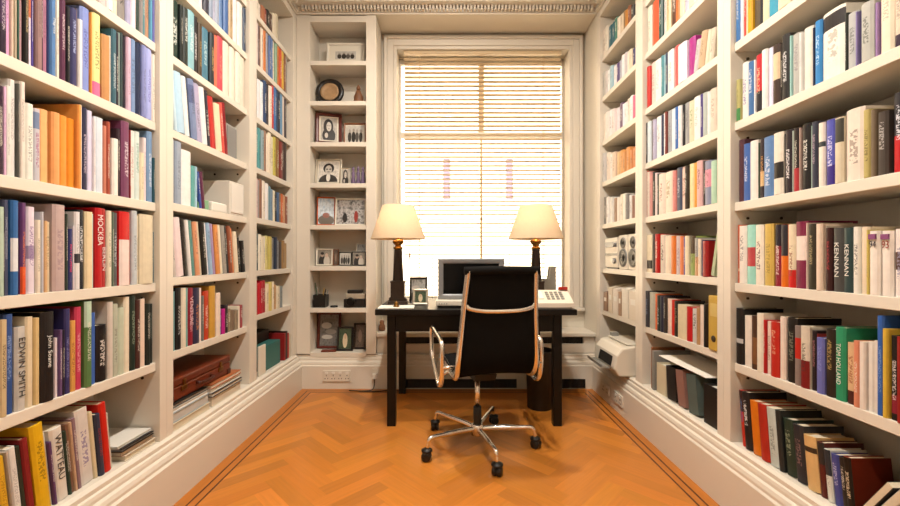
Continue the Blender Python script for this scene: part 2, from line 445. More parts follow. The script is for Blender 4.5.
# the building across the street
def facade():
    root = thing('building', 'pale stone building across the street, seen through the blind', 'building', (0, 12, 0))
    w = MB(); w.box(-14, 14, 0, 3, -8, 7.6)
    w.box(-14, 14, -.25, 0, 7.0, 7.6).box(-14, 14, -.15, 0, 1.75, 2.0); w.build('wall', M['facade'], root)
    for i in range(-5, 7):
        x = i * 1.83 - .15
        for z0, z1 in ((2.75, 3.95),):
            fr = MB(); fr.box(x - .12, x + .34, -.08, 0, z0 - .12, z0).box(x - .12, x, -.06, 0, z0, z1 + .12).box(x + .22, x + .34, -.06, 0, z0, z1 + .12).box(x, x + .22, -.06, 0, z1, z1 + .12)
            fo = fr.build('window', M['facade'], root)
            MB().box(x, x + .22, -.01, .05, z0, z1).build('pane', M['facade_glass'], fo)
facade()

# ---------------------------------------------------------------- bookcases
def wpart(mb, name, m, root):
    o = mb.build(name, m, root); o.location = -Vector(root.location); return o
def side_bookcase(side, bay):
    f, s = (FL, -1) if side == 'left' else (FR, 1)
    y0, y1 = BAYS[bay]
    ya = {'near': 1.02, 'middle': 1.823, 'far': 2.633}[bay]; yb = {'near': 1.8225, 'middle': 2.6325, 'far': 3.379}[bay]
    which = {'near': 'nearest', 'middle': 'middle', 'far': 'farthest'}[bay]
    root = thing('bookcase', f'{which} built-in cream bookcase on the {side} wall, packed with books', 'bookcase', (f, (y0 + y1) / 2, 0.24))
    X = lambda d0, d1: (min(f + s * d0, f + s * d1), max(f + s * d0, f + s * d1))
    a, b = X(0, DEP)
    for u, v in ((ya, y0), (y1, yb)): wpart(MB().box(a, b, u, v, .24, 3.074, .0015), 'upright', M['paint'], root)
    a2, b2 = X(DEP - .012, DEP + .008)
    wpart(MB().box(a2, b2, y0 - .001, y1 + .001, .245, 3.07), 'back_panel', M['paint'], root)
    wpart(MB().box(*X(0, DEP - .013), y0 + .0005, y1 - .0005, 3.017, 3.07, .002), 'top_panel', M['paint'], root)
    for i, z in enumerate(LEVS[side, bay]):
        wpart(MB().box(*X(SB if i else .0005, DEP - .013), y0 + .0005, y1 - .0005, z - SH_T, z, .002), 'shelf', M['paint'], root)
        if bay != 'far' and i:
            for d in (.075, .22):
                c = f + s * d; zz = z - SH_T - .03
                M4 = Matrix.Translation((c, y1, zz)) @ Matrix.Rotation(math.pi / 2, 4, 'X')
                wpart(MB().lathe([(.006, -.004), (.006, .004), (.003, .006)], 8, M4=M4), 'shelf_pin', M['hole'], root)
for sd in ('left', 'right'):
    for b_ in ('near', 'middle', 'far'): side_bookcase(sd, b_)

def back_bookcase():
    root = thing('bookcase', 'narrow built-in bookcase of photo frames left of the window', 'bookcase', (-.92, YB, .24))
    x0, x1 = -1.138, -.676
    wpart(MB().box(FL, x0, YB, YW - .001, .28, 3.074, .0015), 'upright', M['paint'], root)
    wpart(MB().box(x1, RX0, YB, YW - .001, .28, 3.074, .0015), 'upright', M['paint'], root)
    wpart(MB().box(x0 - .001, x1 + .001, YB + .25, YB + .265, .28, 3.07), 'back_panel', M['paint'], root)
    wpart(MB().box(x0, x1, YB, YB + .249, 3.017, 3.07, .002), 'top_panel', M['paint'], root)
    for z in LEVN:
        wpart(MB().box(x0 + .0005, x1 - .0005, YB + .003, YB + .249, z - SH_T, z, .002), 'shelf', M['paint'], root)
back_bookcase()

# low radiator cover under the window
def radiator_cover():
    root = thing('radiator_cover', 'low cream radiator cover with black grilles under the window', 'radiator cover', (.32, 3.5, .28))
    wpart(MB().box(RX0 + .001, RX1 - .001, 3.39, YW - .001, .42, .45, .004), 'ledge', M['paint'], root)
    p = MB(); p.box(RX0 + .001, RX1 - .001, 3.42, 3.45, .28, .355).box(RX0 + .001, -.37, 3.42, 3.45, .355, .419).box(1.13, RX1 - .001, 3.42, 3.45, .355, .419).box(-.37, 1.13, 3.42, 3.45, .412, .419)
    p.box(-.37, 1.13, 3.4495, 3.4505, .354, .413)
    wpart(p, 'front_panel', M['paint'], root)
    def grille(x0, x1, y, z0, z1, nm):
        g = MB(); g.box(x0, x1, y + .006, y + .012, z0, z1)
        n = int((x1 - x0) / .03)
        for k in range(n): xx = x0 + (k + .5) * (x1 - x0) / n; g.box(xx - .004, xx + .004, y, y + .007, z0, z1)
        return wpart(g, nm, M['dark_vent'], root)
    grille(-.369, 1.129, 3.432, .356, .411, 'grille')
radiator_cover()
def floor_vent(x0, x1, lab):
    g = MB(); y = 3.343
    g.box(x0, x1, y + .004, y + .011, .012, .082); n = int((x1 - x0) / .035)
    for z in (.012, .076): g.box(x0, x1, y, y + .006, z, z + .006)
    for k in range(n + 1): xx = x0 + k * (x1 - x0 - .006) / n; g.box(xx, xx + .006, y, y + .006, .012, .082)
    tag(g.build('air_vent', M['dark_vent']), lab, 'vent')
floor_vent(-.36, .56, 'long black air vent in the baseboard behind the chair')
floor_vent(.70, 1.12, 'short black air vent in the baseboard beside the waste bin')
# ---------------------------------------------------------------- books
import colorsys
_U = ['', 'first', 'second', 'third', 'fourth', 'fifth', 'sixth', 'seventh', 'eighth', 'ninth', 'tenth', 'eleventh', 'twelfth', 'thirteenth', 'fourteenth', 'fifteenth', 'sixteenth', 'seventeenth', 'eighteenth', 'nineteenth']
ORD = _U + ['twentieth'] + ['twenty-' + u for u in _U[1:10]] + ['thirtieth'] + ['thirty-' + u for u in _U[1:10]] + ['fortieth'] + ['forty-' + u for u in _U[1:10]]
SHELFWORD = ['bottom', 'second', 'third', 'fourth', 'fifth', 'sixth', 'seventh', 'top']
def colour_name(h):
    r, g, b = hexrgb(h); hu, s, v = colorsys.rgb_to_hsv(r, g, b); hu *= 360
    if v < .23: return 'black'
    if s < .14: return 'white' if v > .82 else 'pale grey' if v > .66 else 'grey' if v > .4 else 'dark grey'
    if hu < 14 or hu >= 340:
        n = 'red' if s > .55 else 'pink' if v > .6 else 'maroon'
        if n == 'red' and v < .55: n = 'dark red'
        return n
    if hu < 40:
        if v > .85 and s < .3: return 'cream'
        if v > .7 and s > .55: return 'orange'
        if s < .4 and v > .6: return 'beige'
        return 'brown' if v < .75 else 'tan'
    if hu < 68:
        if s < .3 and v > .75: return 'cream'
        return 'yellow' if v > .65 else 'olive'
    if hu < 165: return 'pale green' if v > .65 else 'green' if v > .3 else 'dark green'
    if hu < 200: return 'pale aqua' if v > .68 and s < .4 else 'teal'
    if hu < 255: return 'pale blue' if v > .7 and s < .4 else 'blue' if v > .38 else 'navy'
    if hu < 300: return 'lavender' if v > .65 else 'violet' if v > .35 else 'dark violet'
    return 'magenta' if s > .4 else 'mauve'

def cover_geo(t, h, d, paper):
    """section in (x,y): spine at x=0 bulging outward; x negative is towards the back of the shelf"""
    b = .0012 if paper else .0028; sb = .0015 if paper else .004
    bul = 0 if paper else min(.004, t * .12)
    out = [(-d, -t / 2), (-.004, -t / 2)]
    for k in range(1, 6):
        a = -1 + k / 3; out.append((bul * (1 - a * a) - .0003, a * t / 2 * .97))
    out += [(-.004, t / 2), (-d, t / 2), (-d, t / 2 - b), (-sb - .003, t / 2 - b), (-sb - .003, -t / 2 + b), (-d, -t / 2 + b)]
    n = len(out)
    vs = [(x, y, 0) for x, y in out] + [(x, y, h) for x, y in out]
    fs = [(i, (i + 1) % n, n + (i + 1) % n, n + i) for i in range(n)]
    spine = [1 <= i <= 6 for i in range(n)]
    # end caps as quads/strips to stay valid
    fs += [tuple(range(n))[::-1], tuple(range(n, 2 * n))]; spine += [False, False]
    ins = 0 if paper else .003
    px0, px1, py = -d + (0.0005 if paper else .004), -sb - .0035, t / 2 - b - .0003
    pv = [(px0, -py, ins), (px1, -py, ins), (px1, py, ins), (px0, py, ins), (px0, -py, h - ins), (px1, -py, h - ins), (px1, py, h - ins), (px0, py, h - ins)]
    pf = [(3, 2, 1, 0), (4, 5, 6, 7), (0, 1, 5, 4), (1, 2, 6, 5), (2, 3, 7, 6), (3, 0, 4, 7)]
    return vs, fs, spine, pv, pf

BOOKS = []      # every book the photo shows: dicts
def row(side, bay, lev, x0, spec, lean=0.0, deep=None, cat='book', maxh=None):
    """spec: 'xend,ytop,colour[,options]' in order across the picture; options t<hex> lettering, b<hex>:<v0>:<v1> band, w<text>, p paperback, g gap"""
    f, s = (FL - SB - .002, -1) if side == 'left' else (FR + SB + .002, 1)
    LEV = LEVS[side, bay]
    Yof = lambda x: F * abs(f) / max(abs(x - VX), 1)
    x = x0; k = 0
    for tok in spec.split(' '):
        q = tok.split(',')
        x1 = float(q[0]); ya, yb = sorted((Yof(x), Yof(x1))); xm = (x + x1) / 2
        xa = x; x = x1
        if q[1] == 'g': continue
        lo_, hi_ = BAYS[bay]; m_ = math.tan(math.radians(abs(lean))) * .165 if abs(lean) > 3 else 0
        ya, yb = max(ya, lo_ + .001 + m_ * (lean < 0)), min(yb, hi_ - .001 - m_ * (lean > 0))
        if yb - ya < .004: continue
        k += 1
        t = (yb - ya) * .95; Yc = (ya + yb) / 2
        top = float(q[1]) if q[1] != '-' else None
        gap = (LEV[lev + 1] - SH_T if lev < 7 else 3.017) - LEV[lev]
        h = CH - (top - VY) * Yc / F - LEV[lev] if top is not None else .27
        h = max(.09, min(h, gap - .008 - 1.6 * t * abs(math.sin(math.radians(lean)))))
        col = q[2]; B = dict(side=side, bay=bay, lev=lev, k=k, Y=Yc, t=t, h=h, col=col, ink=None, band=None, text=None, paper=False, lean=lean, cat=cat)
        lum = sum(a * b for a, b in zip(hexrgb(col), (.3, .59, .11)))
        r = random.random()
        B['ink'], B['amt'] = ('e9e2d2', .8) if lum < .5 else ('3a2c28', .55)
        if r < .25: B['amt'] = 0
        for o in q[3:]:
            if o[0] == 't': B['ink'], B['amt'] = o[1:], 1.0
            elif o[0] == 'b': c_, a_, b_ = o[1:].split(':'); B['band'] = (c_, float(a_), float(b_))
            elif o[0] == 'w': B['text'] = o[1:].replace('_', ' '); B['amt'] = 0
            elif o == 'p': B['paper'] = True
            elif o == 'n': B['amt'] = 0
            elif o[0] == 'l': B['lean'] = float(o[1:])
        B['d'] = deep or max(.11, min(.235, h * (.68 + .1 * random.random()))); B['d'] = min(B['d'], DEP - .045)
        vis = max(0, min(900, max(xa, x1)) - max(0, min(xa, x1))); zt = VY - (LEV[lev] + h - CH) * F / Yc; zb = VY - (LEV[lev] - CH) * F / Yc
        B['area'] = vis * max(0, min(506, zb) - max(0, zt))
        B['seed'] = random.random()
        BOOKS.append(B)
        B['rowkey'] = (side, bay, lev)

def mk(side, bay, lev, x0, x1, cols, y0, y1, hv=(.9, 1.0), lean=0.0, seed=1):
    """a row read only by its colours: equal-ish thickness"""
    rnd = random.Random(seed * 31 + lev); n = len(cols)
    ws = [rnd.uniform(.75, 1.25) for _ in cols]; tot = sum(ws); x = x0; toks = []
    for c, w in zip(cols, ws):
        x += (x1 - x0) * w / tot; tt = (x - x0) / (x1 - x0)
        toks.append(f'{x:.2f},{y0 + (y1 - y0) * tt + rnd.uniform(0, 4):.1f},{c}')
    row(side, bay, lev, x0, ' '.join(toks), lean)

# --- left wall, nearest bookcase
row('left', 'near', 5, 92, '100,-,d9c8c4 107,-,e0c4c0 113,-,efe6e2 118,-,e9dcc0 127,-,8c8680,t2a2624 132,-,a9a6c4 136.5,-,f2dfe2 140.5,-,2d4038 144,-,8d8684 146.5,-,5b8a90 151,-,b4886c 153.5,-,5a9ab6 157,-,7a78b8')
row('left', 'near', 4, -9, '-1,-,3a2a48 7.1,-,43284e,tb8a8b0,b2a1c30:0:.3 11.5,-,dba2cc 14.7,-,d8bca8 18.2,-,a89a84 20,-,2f5a4c 25.3,-,b48f92 30.2,-,262220,tc8b080 34.7,-,d8764c,be8d8e8:0:.55 36.9,-,5a4c96 43,-,9a7a78 44.6,-,4a2838 49.8,-,a8708a 51.5,-,2c3c6a 57,-,5680b4,we6,wMagritte 58.5,-,2e6068 62,-,e6dccc 67.5,0,5a2c48,td8c4c8 71,7,18181e 77.2,9,3c3c68,ta8b4dc 79,9,6a5a60 83,20,f4efe8 92.4,8.5,8494d0,t5a5ca0 94,13,e8963c 103,14,ece49a,t7a7448,be0709c:0:.17 111,36,c8925c,n 112.4,36,f0e4d8 117.3,30,3c6472,td0d8d8 120,33,2c2430 122.7,33,8a9a94 125.3,33,38484a 128,36,241f2c 132,38,dcb8cc 137.8,37,7a94bc 142,37,26304e 146.2,41,8890c4 152,46,a8b0e4,t6c68b4 157,55,e8dccc')
row('left', 'near', 3, -8, '-3,86,4c3a40 4,86,3a2438 7,87,e0b4d4 12.4,86,e2e0d8 19,80,e8e2dc 20.8,84,5a5a54 26,82,e8dcd0 34.7,104,ecebe0,t8c8c88 41.8,109,c8c4cc,ta0507c,b7888a8:.72:.95 52,110,f6b878,n 60.5,113,f0a868,n 69.5,116,ee9a3c,n 77.8,119,e88c20,n 81.5,105,e89a4c,n 83.5,105,f8ece0,n 89,108,2c2c4a,tc8b8c8 95,111,dcd4ec,n 97,118,ece4e4 105.8,118,dce4ee,n 109.5,126,c47860,n 113,122,a8503c 119,139,f2eee4 122,129,3c2c34 130,122,7c4464,te0d4d8 131.3,130,8c2c34 137,131,f0e4dc 142,132,d4e2dc,t6c9c88 145.8,153,ecdcbc 148.5,138,eedcdc 153.5,132,7c9cc0,te4e8f0 157,158,2c5660')
row('left', 'near', 2, -8, '-2,208,9aa88c 4.5,207,b4c8b4,n 6.3,212,2c2c30 11.4,200,4c5068,tb0b0b8 19,200.5,3468a4,be0e0e4:.25:.6 20.8,204,e0d4d0 26,203,643a6c,be2582c:.0:.3,te08040 28,208,e0d4d8 37,207,e4d8e4,b9c8aa8:.4:.55,t8c6c9c 41.5,220,e8dcc8 44,212,c4c4cc,n 47.6,221,dcb080 53.5,222,d8c4a0,t9c8c74 66.7,205,c0a8a4,ta08890 68.5,214,3c4a40 73,229,34386c,te0405c 74.5,226,d8ccd0 80,212,e4e0e0,b34343c:.34:.46 85.8,210,1c2028,tf0f0f0 94,212,e8d4ac,n 96,214,c4dcd8 103,208,bc1820,wMOCKBA 108,209,b02c2c,wBERLIN 112.7,211,e4dcc4 115,212,5c6c5c 119.8,213,5a5a5c,tc0c0c4 130.5,212,d02020,n,bf0dcd4:0:.62 132.5,214,e47058 137.6,211,c4ccd0,t8c949c 139.5,216,d8ccb0 153.6,215,e0d2b4,n 157,232,3c7080')
row('left', 'near', 1, -8, '0,320,c0a884 7.6,320,cdb68c,t5c4a38 17,314.5,31508c,t88a0d0 28,327,c8c4bc,wEDWIN_SMITH 35.6,317,e4d2b0,n 41,318,d8bc84,n 55,312,1c1819,wJohn_Soane 57,318,2c2424 60.5,338,e4d4d8,n 63.7,330,6c5078 66,330,2c2434 72,309,383464,t7c78a8 78,321,d89c50,t8c5830 84.5,307,c8405c,te4a0a8 92,299.5,587c48,bb8d0b8:.7:1 98.5,313,4066b4,n 109,325,181416,te4dcd4 114,302,d8ccc0,n 120,304,b8bca8 126,308,c4ccb4 131.5,297,e8dcc4,n 137,295,203028,t90a088 141,300,4c2c28 147,299,e8d0bc,n 151,304,202824 156,304,1c2422,t606c64')
row('left', 'near', 0, -8, '0,462,d8b030 9.4,456,e0b02c,tb07c20 12,450,b4a89c 21,446,e4e0d8,tb4b0ac 27,445,2a3026 34.5,437,862024,n 48.6,423,e4b41c,t8c6c14 51,430,dcd8c8 54,441,5c3c68 67,427,e4dcd0,wWATTEAU 69.8,430,26382c 73,423,7c5844 76,421,c4a080 80,417,8c7078 93,408,dcd4cc,t7c6c9c,p 97,411,dccba4,n 102,413,33384c,t9c2c34 109.5,402,cc2418,n 112,412,d0c8b8,n', lean=-6)
# --- left wall, middle bookcase
row('left', 'middle', 6, 170, '184,-,8c8c90 192,-,6c6c74 200,-,c8c4c4 204,-,d4d2d4 209.4,-,3c3c48 213,-,8c98ac 217,-,b4b4c8 220.5,-,9ca4b4 224,-,6c8cb8 228.8,-,4c6ca0 233,-,b49c78 238,-,f4eeea,n 243.3,-,f0e8e0,n 246,-,2c3c54')
row('left', 'middle', 5, 168, '172.5,-,24342c,te8ece4 180.5,-,203830,te8ece4 183,-,1c2420 188,-,2c3430,te4e4dc 195,12,8cbcc4,tdce8e8 199.7,17,2c2c30,te0d8d4 203,24,50402c,tc0a060 210,29,4c7c90,tc0d8dc 214.3,34,2c3438,tc8a468 219,36,e8785c,n 224.6,38,e0505c,te88c78 231,42,ece0cc,n 236,46,eee4d0,n 241,50,ece2d2,n 246,55,e8dcc8,n')
row('left', 'middle', 4, 168, '175,70,c4dce8,n 184,74,b8d8ec,n 188,78,eeeeec,n 190,80,3c4450 196,80,7c8cb0,b5c6890:.6:.9 202,84,b4acc8 207,85,f0ecec,n 210.5,92,30303c 216,98,c43430,n 222,105,ecdcb8,n 225,104,d8584c 228.5,104,8c1c24,n', lean=-7)
row('left', 'middle', 3, 168, '176,138,98a0ac,n 182.5,140,9ca8b8,t808894 193,151,f2f0ec,n 196.7,166,64a8a4 199,167,a8ccdc')
row('left', 'middle', 3, 199, '204.5,172,6c2c48,n,be8e0e0:0:.02 ', lean=-9) if False else row('left', 'middle', 3, 199, '201,172,34509c 204.5,172,5c2444,n', lean=-8)
row('left', 'middle', 2, 168, '176,217,c8bcb4 184,218,ecd8d8,n 188,219,24201f 191,220,ece8e4,n 195,221,5c9088 199,222,e09c74 202,222,d8c8ac 206,222,24221f 209,223,ece8e8,n 212.5,223,94b4d0 215,224,a890b8 219,225,dc9454 222,225,ece0c4,n 226,226,9c9890 229,226,24282c 232,226,8c4c34 234.5,228,dc8048 238,232,eadcc0,n 241,238,22221f 244,241,201e1e', lean=-7)
row('left', 'middle', 1, 168, '177,292,6c9ca0,n 182,288,1c1c1c,tc8c8c4 186.6,288,e6dac4 188.7,288,7cb0a8 194,288,8c1c30,wVENTURE,te8b8c0 200,288,33304a,tc0784c 203,288,ecd8d0,n 205.5,296,6c706c 211,291,c04024,te8c8b8 216.7,286,cc9c40,n 221,293,eedccc,n 223,309,6c4c9c 226,309,bc2484 229,305,30282c 232.5,309,8c7c64 236,310,84705c 239,310,988870 241,306,ece0cc,n 244,305,a04a4c')
# --- left wall, farthest bookcase
mk('left', 'far', 7, 256, 279, ['e8dcc8', 'e4d8c8', 'a86c4c', '8c3c30', '34302c', '5c4438', 'e0d4bc', 'd8ccb0'], 0, 14)
mk('left', 'far', 6, 256, 288, ['d8c4bc', '54403c', '8c6858', 'e4d4c0', 'c8783c', '94949c', '4c6494', '5474a4', 'ece0cc', '8ca88c', 'd07c40', 'c85434', 'd8b048', '8c5c3c', 'a89c94'], 20, 40)
mk('left', 'far', 5, 256, 288, ['3c3440', 'e8e4e4', 'e4e8ec', '34486c', '2c2c34', 'ecdccc', 'c03c34', '4c74a8', '2c3c5c', '343c4c', '6c94b4', 'dcd0c4', '4c4448'], 74, 92)
mk('left', 'far', 4, 256, 287, ['4c8c90', '5c9c9c', '8ca0a4', '9c7c68', 'ecdcc8', 'e8d8c0', 'e4dcc0', 'c4b85c', '8c6c40', '7c3430', '5c3c34', '443834'], 123, 142)
mk('left', 'far', 3, 256, 288, ['e0bcb8', '9c9490', '8c6450', 'e8dccc', 'e4e0dc', '6c8c98', '7c94a8', 'e4d8bc', '2c3034', '4c6484', '8c6c50', 'c4683c', 'c49470', '8c5844'], 174, 196)
mk('left', 'far', 2, 256, 288, ['3c5054', 'e8e0cc', 'e4d8bc', 'e8e0cc', 'dcd08c', 'c8b868', '8c8c88', '343c4c', '84888c', '4c4440', '9c7c54', 'ac8c60'], 231, 240)
mk('left', 'far', 1, 256, 283, ['b0202c', 'c42430', 'b82838', 'a82c34', 'e8d8bc', 'dcc878', 'e8dcc4', 'cc9c64', 'e4d8bc', '8c9494'], 279, 283, lean=0)
# --- right wall, nearest bookcase
row('right', 'near', 5, 735.5, '739.8,-,3c70a8 742.8,-,e8e4e4 745.8,-,cc4434 747.5,-,e8d8b8 752,-,d8a41c 757.6,-,5c4c34,t94a464 761,-,24262c 767.7,-,7cac9c,be4d4b0:0:.35 777,-,3c98b4,t88bcc4 790,-,e4d4b4')
row('right', 'near', 4, 736.5, '740,80,b8b070,b4c8c50:0:.3 746.4,63,ece8e0,t5c4c9c 748,64,e0d8e0 754,62,4470a4,te4e4e8 755.5,60,eceaea 761.5,55,26222a,bc02430:.35:1,td8c8a0 766.8,50,f0ece6,n 772,48,e0dcf0,n 779,45,44342c,bdcc4a0:.4:.85 781,44,2c2420 789,35,2c2a2a,te8e8e8 790.5,36,a8d4cc 799,34,b4b4ae,t8c8488 801,33,e8e8e4 810.4,28,ece4d6,n 812,28,34384c 819,21,3a86c4,tc8e0ec 842.6,10,f0eadc,b302c2c:.73:.95 844,13,3c403c 855,13,b4b6b4,t6c706c 857,12,8478a8 859.5,g 873,3,b8b8b0,t646862 876,3,9c7cac 878,g 892,-,ece0c8,tb0a890 905,-,dcc8b4,b38283c:0:.12', lean=0)
row('right', 'near', 3, 736.3, '741.5,140,54343c,n 747.8,144,4468ac,tdce0ec 756,141,f0e6dc,n 757.5,143,3c4c40 762.4,139,34282c,tc48c4c,bd8b484:.2:.45 772.7,137,6084b4,td4dce8 782.8,133,e8decc,n,b24201c:.26:.52 784.5,134,241e20 791.7,130,2c2228,tf0eaea 793,131,b8c4b8 798.3,128,2c2424,bb0343c:0:.36 800,128,b49c90 808.6,124,1f1e1e,te8e4dc 810,126,9cb4a8 815,122,3c4050,tb49cac 817,g 823.7,123,ece0d2,n,b3c4448:.62:.7 834,120,5458b0,tdcd8f0,b3c2c84:0:.3 843,118,d8ccb0,n,b44443c:.62:.98 862.6,109,ecdccc,t8c7c70 870.4,110,b8a868,t5c5434 876,110,70604c 887,112,48403a,tb8b4b0 889,g 905,92,26262e,te8e8f0,bc01c24:0:.46')
row('right', 'near', 2, 735.7, '738.4,225,c8501c,n,be8b890:.2:.25 746,226,eee6da,t8c8484 754.4,225,a0dccc,bb8484c:.3:.62,n 762.7,225,f0e6d4,t5c3034 772,224,d0b058,t9c8440 779,224.5,8c2034,b24202c:.65:1,te8dcd0 785.5,225,e0701c,b302e34:.5:1,n 793,224.5,e8d8b8,t8c4c30,bcc2420:0:.28 805.4,221.5,7c2444,n,bf0dcd0:.42:.78 806.8,223,dcc8b8 814,224,3c382c,tac9c70 816,224,b02c34 822.3,224,e8d2bc,n 824,226,c8b8a4 830.4,228,3a1c1c,ta4343c 841,228,4c4c4a,wKENNAN 851,228,2f4444,wKENNAN 858.5,227,e8e4d8,t4c4c4c 866,227,ecd8bc,n 868,230,d8c468 879,231,f0e6da,n,w94 891,231,f0e6da,n,w93 905,229,ece0da,t9c98b0,b502c20:.4:.66')
row('right', 'near', 1, 733.4, '742,308.5,1e1b1a,n,bb8b4b0:.38:.46 750,316,ece0d0,n 756.6,316,4c3426,b7c5434:.1:.6 763,313.5,ece2ce,n 765,320,b82424 769.5,321.5,ecd0c0,t8c6c60 778,322,bc2a1e,td8a080 783.7,317,ecd8c8,n 794,318,201d1a,t7c7c68 799.7,326,8c7c74,bc02c20:.45:.8 808.6,326.5,dcd0bc,b7c1c1c:0:.45,t403430 813.5,331,2a2022,tb87c7c 815,334,8c2c24 823,338,6c70b4,t8c90c8 832.8,329,2c241c,tb89c60 843.5,327.5,2f9468,wTOM_HOLLAND 853,343,dcb88c,b4c2420:0:.22,t9c5034 859,341,dc8c6c,tece0c8 865,342,ece0d4,n,p 871,342,ece4d8,n,p 875.6,341,e8dccf,n,p 882.5,316,3460ac,t7c98cc 888,329,d8b440,n 896.6,336,1e1a1a,te4dcd8,b8c2434:.08:.3 905,337,962420,n')
row('right', 'near', 0, 733.0, '742,391,c43424,b3c2420:.62:1,t4c6c9c 749,393,221c1c,tf0ece8 758,402,dc7818,n 767,405,b02c1e,n 776,409,c4ccc4,t7c8480,p 781,411,282a28 791,420,27382c,t98a084 802,426,2c2c30,t8c6c68 815,437,dcb478,n,b3c2c20:.7:.8 822,443,58201c,n,b302c2a:.6:1 828,450,dcdcd0,b30343a:.5:1 836,455,444a8c,tb8b8d8 842,458,2a2622 850,458,7a2c18,tdcc8a8,b1c1814:0:1', lean=6)
# --- right wall, middle bookcase
row('right', 'middle', 6, 646.5, '650.7,-,e8e0cc 658.4,-,d86040,n 662,-,34504c 665.5,-,ccc8c4 670,-,d8c49c 675.6,-,5c3c30 679.7,-,d07440 684,-,e8d4b4 688,-,c0bccc 696,-,e0d4bc 704,-,d8ccb4 712,-,c8c0b0')
row('right', 'middle', 5, 645.5, '647,80,4c3c34 650,67,c43430,n 654.5,63,e8ccc0 660,60,ece4e0 662,56,4c8c94 665,55,90b8c4 667,53,2c3c54 673,51,ece8e4 677.4,46,d8605c 686.4,44,eee4f0,n 693.3,38,a83484,n 696,g')
row('right', 'middle', 5, 695, '700,40,c4bcbc 706,32,c8ac8c 710,30,e0d4bc 714,28,d4c8b4', lean=-11)
row('right', 'middle', 4, 645.3, '647,123,26262c 650.4,122,d4e0e4 652.5,121,5c5450 655,120,b8b4cc 660,117,e8e8e8 662,115,2c3450 665,113,eceaea 666.4,112,7c3c34 671,111,a4a8ac 675.3,109,dce4ec 678,107,3c6cb0 681,106,ece8e6 683,105,222226 687.7,103,9c9c9c 693.4,101,d4ccae,t7c946c 699.5,97,ece8e4 702.4,94,483c7c 706.5,93,b4bcb4 709,92,ece8e4 715,89,dccab8')
row('right', 'middle', 3, 645.3, '647.2,171,ac3c2c 649,172,e0d4c4 651,172,dc9c94 654,172,2c2a28 656,173,e8d4d0 658,174,2c3838 664,174,ecdccc,ta06c5c 672,172,ecdcc8,t9c8c6c 675.3,171,dc8c84 680,168,4c5468,tc4c4d0 685,167,e8c8b8,t8c645c 687.7,166,3a302a 692.6,164,ecdca8,n 696,163,e09c3c,n 701.6,161,dcb0ac,t7c3440 704.4,161,2a2628 711,161,8c90a8,bdc94a4:.4:.8 716,161,b4d4b8,n')
row('right', 'middle', 2, 645.4, '652,235,ecdcbc,n,b302a24:.1:.32 655,234,4c403c 658.4,234,bc2420 663.7,235,dcccbc,t2c2420 670,236,ecd8c0,n 674.4,236,dc7830,n 679,236,c4b4b8,t9c7c84 682.5,236,e08454 684.5,237,5a5894 688,236,e8dcbc,n 693.4,236,94a45c,b4c3c2c:.55:1 697.5,238,a0a09c,bcc9c74:0:.5 700,239,ecdcc4 702.3,240,38385c 708.5,241,961a1c,n')
row('right', 'middle', 1, 645.2, '649,291,34343c,t8c94a8 654,292.5,b8b8a8,n 657,294,dc7040 660,295.5,2a3432,tb8c0b8 663,296,2a2c40 665.5,297,3c3430 670,299,ecd0c0 672.7,300,cc3020 676.6,301,2a2622,t9c8c68 685.6,305,e4d4b0,n 690.7,307,c01c20,n 696.5,309,d0ccc8,t3c3838 699,308,b89064 703,305,ecd8c8,n 706.8,304,1f1812,n')
# --- right wall, farthest bookcase
mk('right', 'far', 7, 602, 633, ['ece0d0', 'ece4d4', '3c6c78', '346874', '4c8474', 'ece0cc', 'dcc8ac', '9c7c54', 'c4843c', '8c5434', '44403c'], 30, 4)
mk('right', 'far', 6, 602, 634, ['c4c0b8', 'd8d0cc', 'ecf0f0', 'a8c8d4', 'e8e4e4', '5c4c7c', 'b4b4c0', 'ece8e8', 'c4bcbc', 'ecdccc', 'e4d0b4', '3c3c64'], 74, 46)
mk('right', 'far', 5, 602, 635, ['ece0d0', 'ece4dc', 'ece8e8', 'ecdcd8', 'e4dce0', '6c5470', 'dce0e8', 'ece4e0', 'e8d8c8', 'ecece8', 'dc708c'], 114, 94)
mk('right', 'far', 4, 602, 636, ['d0ccc8', 'ecdccc', 'ece4dc', 'e4ccb4', 'dcb888', 'd89c5c', 'c88c54', 'd49458', 'c47c48', 'cc8450'], 153, 146)
mk('right', 'far', 3, 603, 636, ['6c6864', 'f0ece6', 'ece8e0', '9c7c64', 'ece4d8', 'ece0cc', 'f0e8dc', '8c8884', 'e8e4e0', '9c7868', 'ecdcd0'], 197, 192)

def shelf_phrase(B):
    return f"{SHELFWORD[B['lev']]} shelf{' up' if 0 < B['lev'] < 7 else ''}"
BAYW = {'near': 'nearest', 'middle': 'middle', 'far': 'farthest'}
_cnt = {}
for B in BOOKS: _cnt.setdefault(B['rowkey'], []).append(B)
for kk, v in _cnt.items():
    v.sort(key=lambda B: B['Y'] if kk[0] == 'left' else -B['Y'])
    for i, B in enumerate(v): B['pos'] = i + 1
def book_label(B):
    c = colour_name(B['col']); w = []
    if B['t'] < .014: w.append('thin')
    elif B['t'] > .045: w.append('thick')
    w.append(c); w.append('paperback' if B['paper'] else 'book')
    s = ' '.join(w)
    if B['band'] and colour_name(B['band'][0]) != c: s += ' with ' + colour_name(B['band'][0]) + ' block'
    elif B['amt'] == 1.0 and not B['text'] and colour_name(B['ink']) != c: s += ' with ' + colour_name(B['ink']) + ' lettering'
    s += f", {ORD[B['pos']]} from left, {shelf_phrase(B)}, {B['side']} {BAYW[B['bay']]} bookcase"
    if len(s.replace('-', '').replace(',', '').split()) > 16: s = ' '.join(w) + s[s.index(','):]
    return s
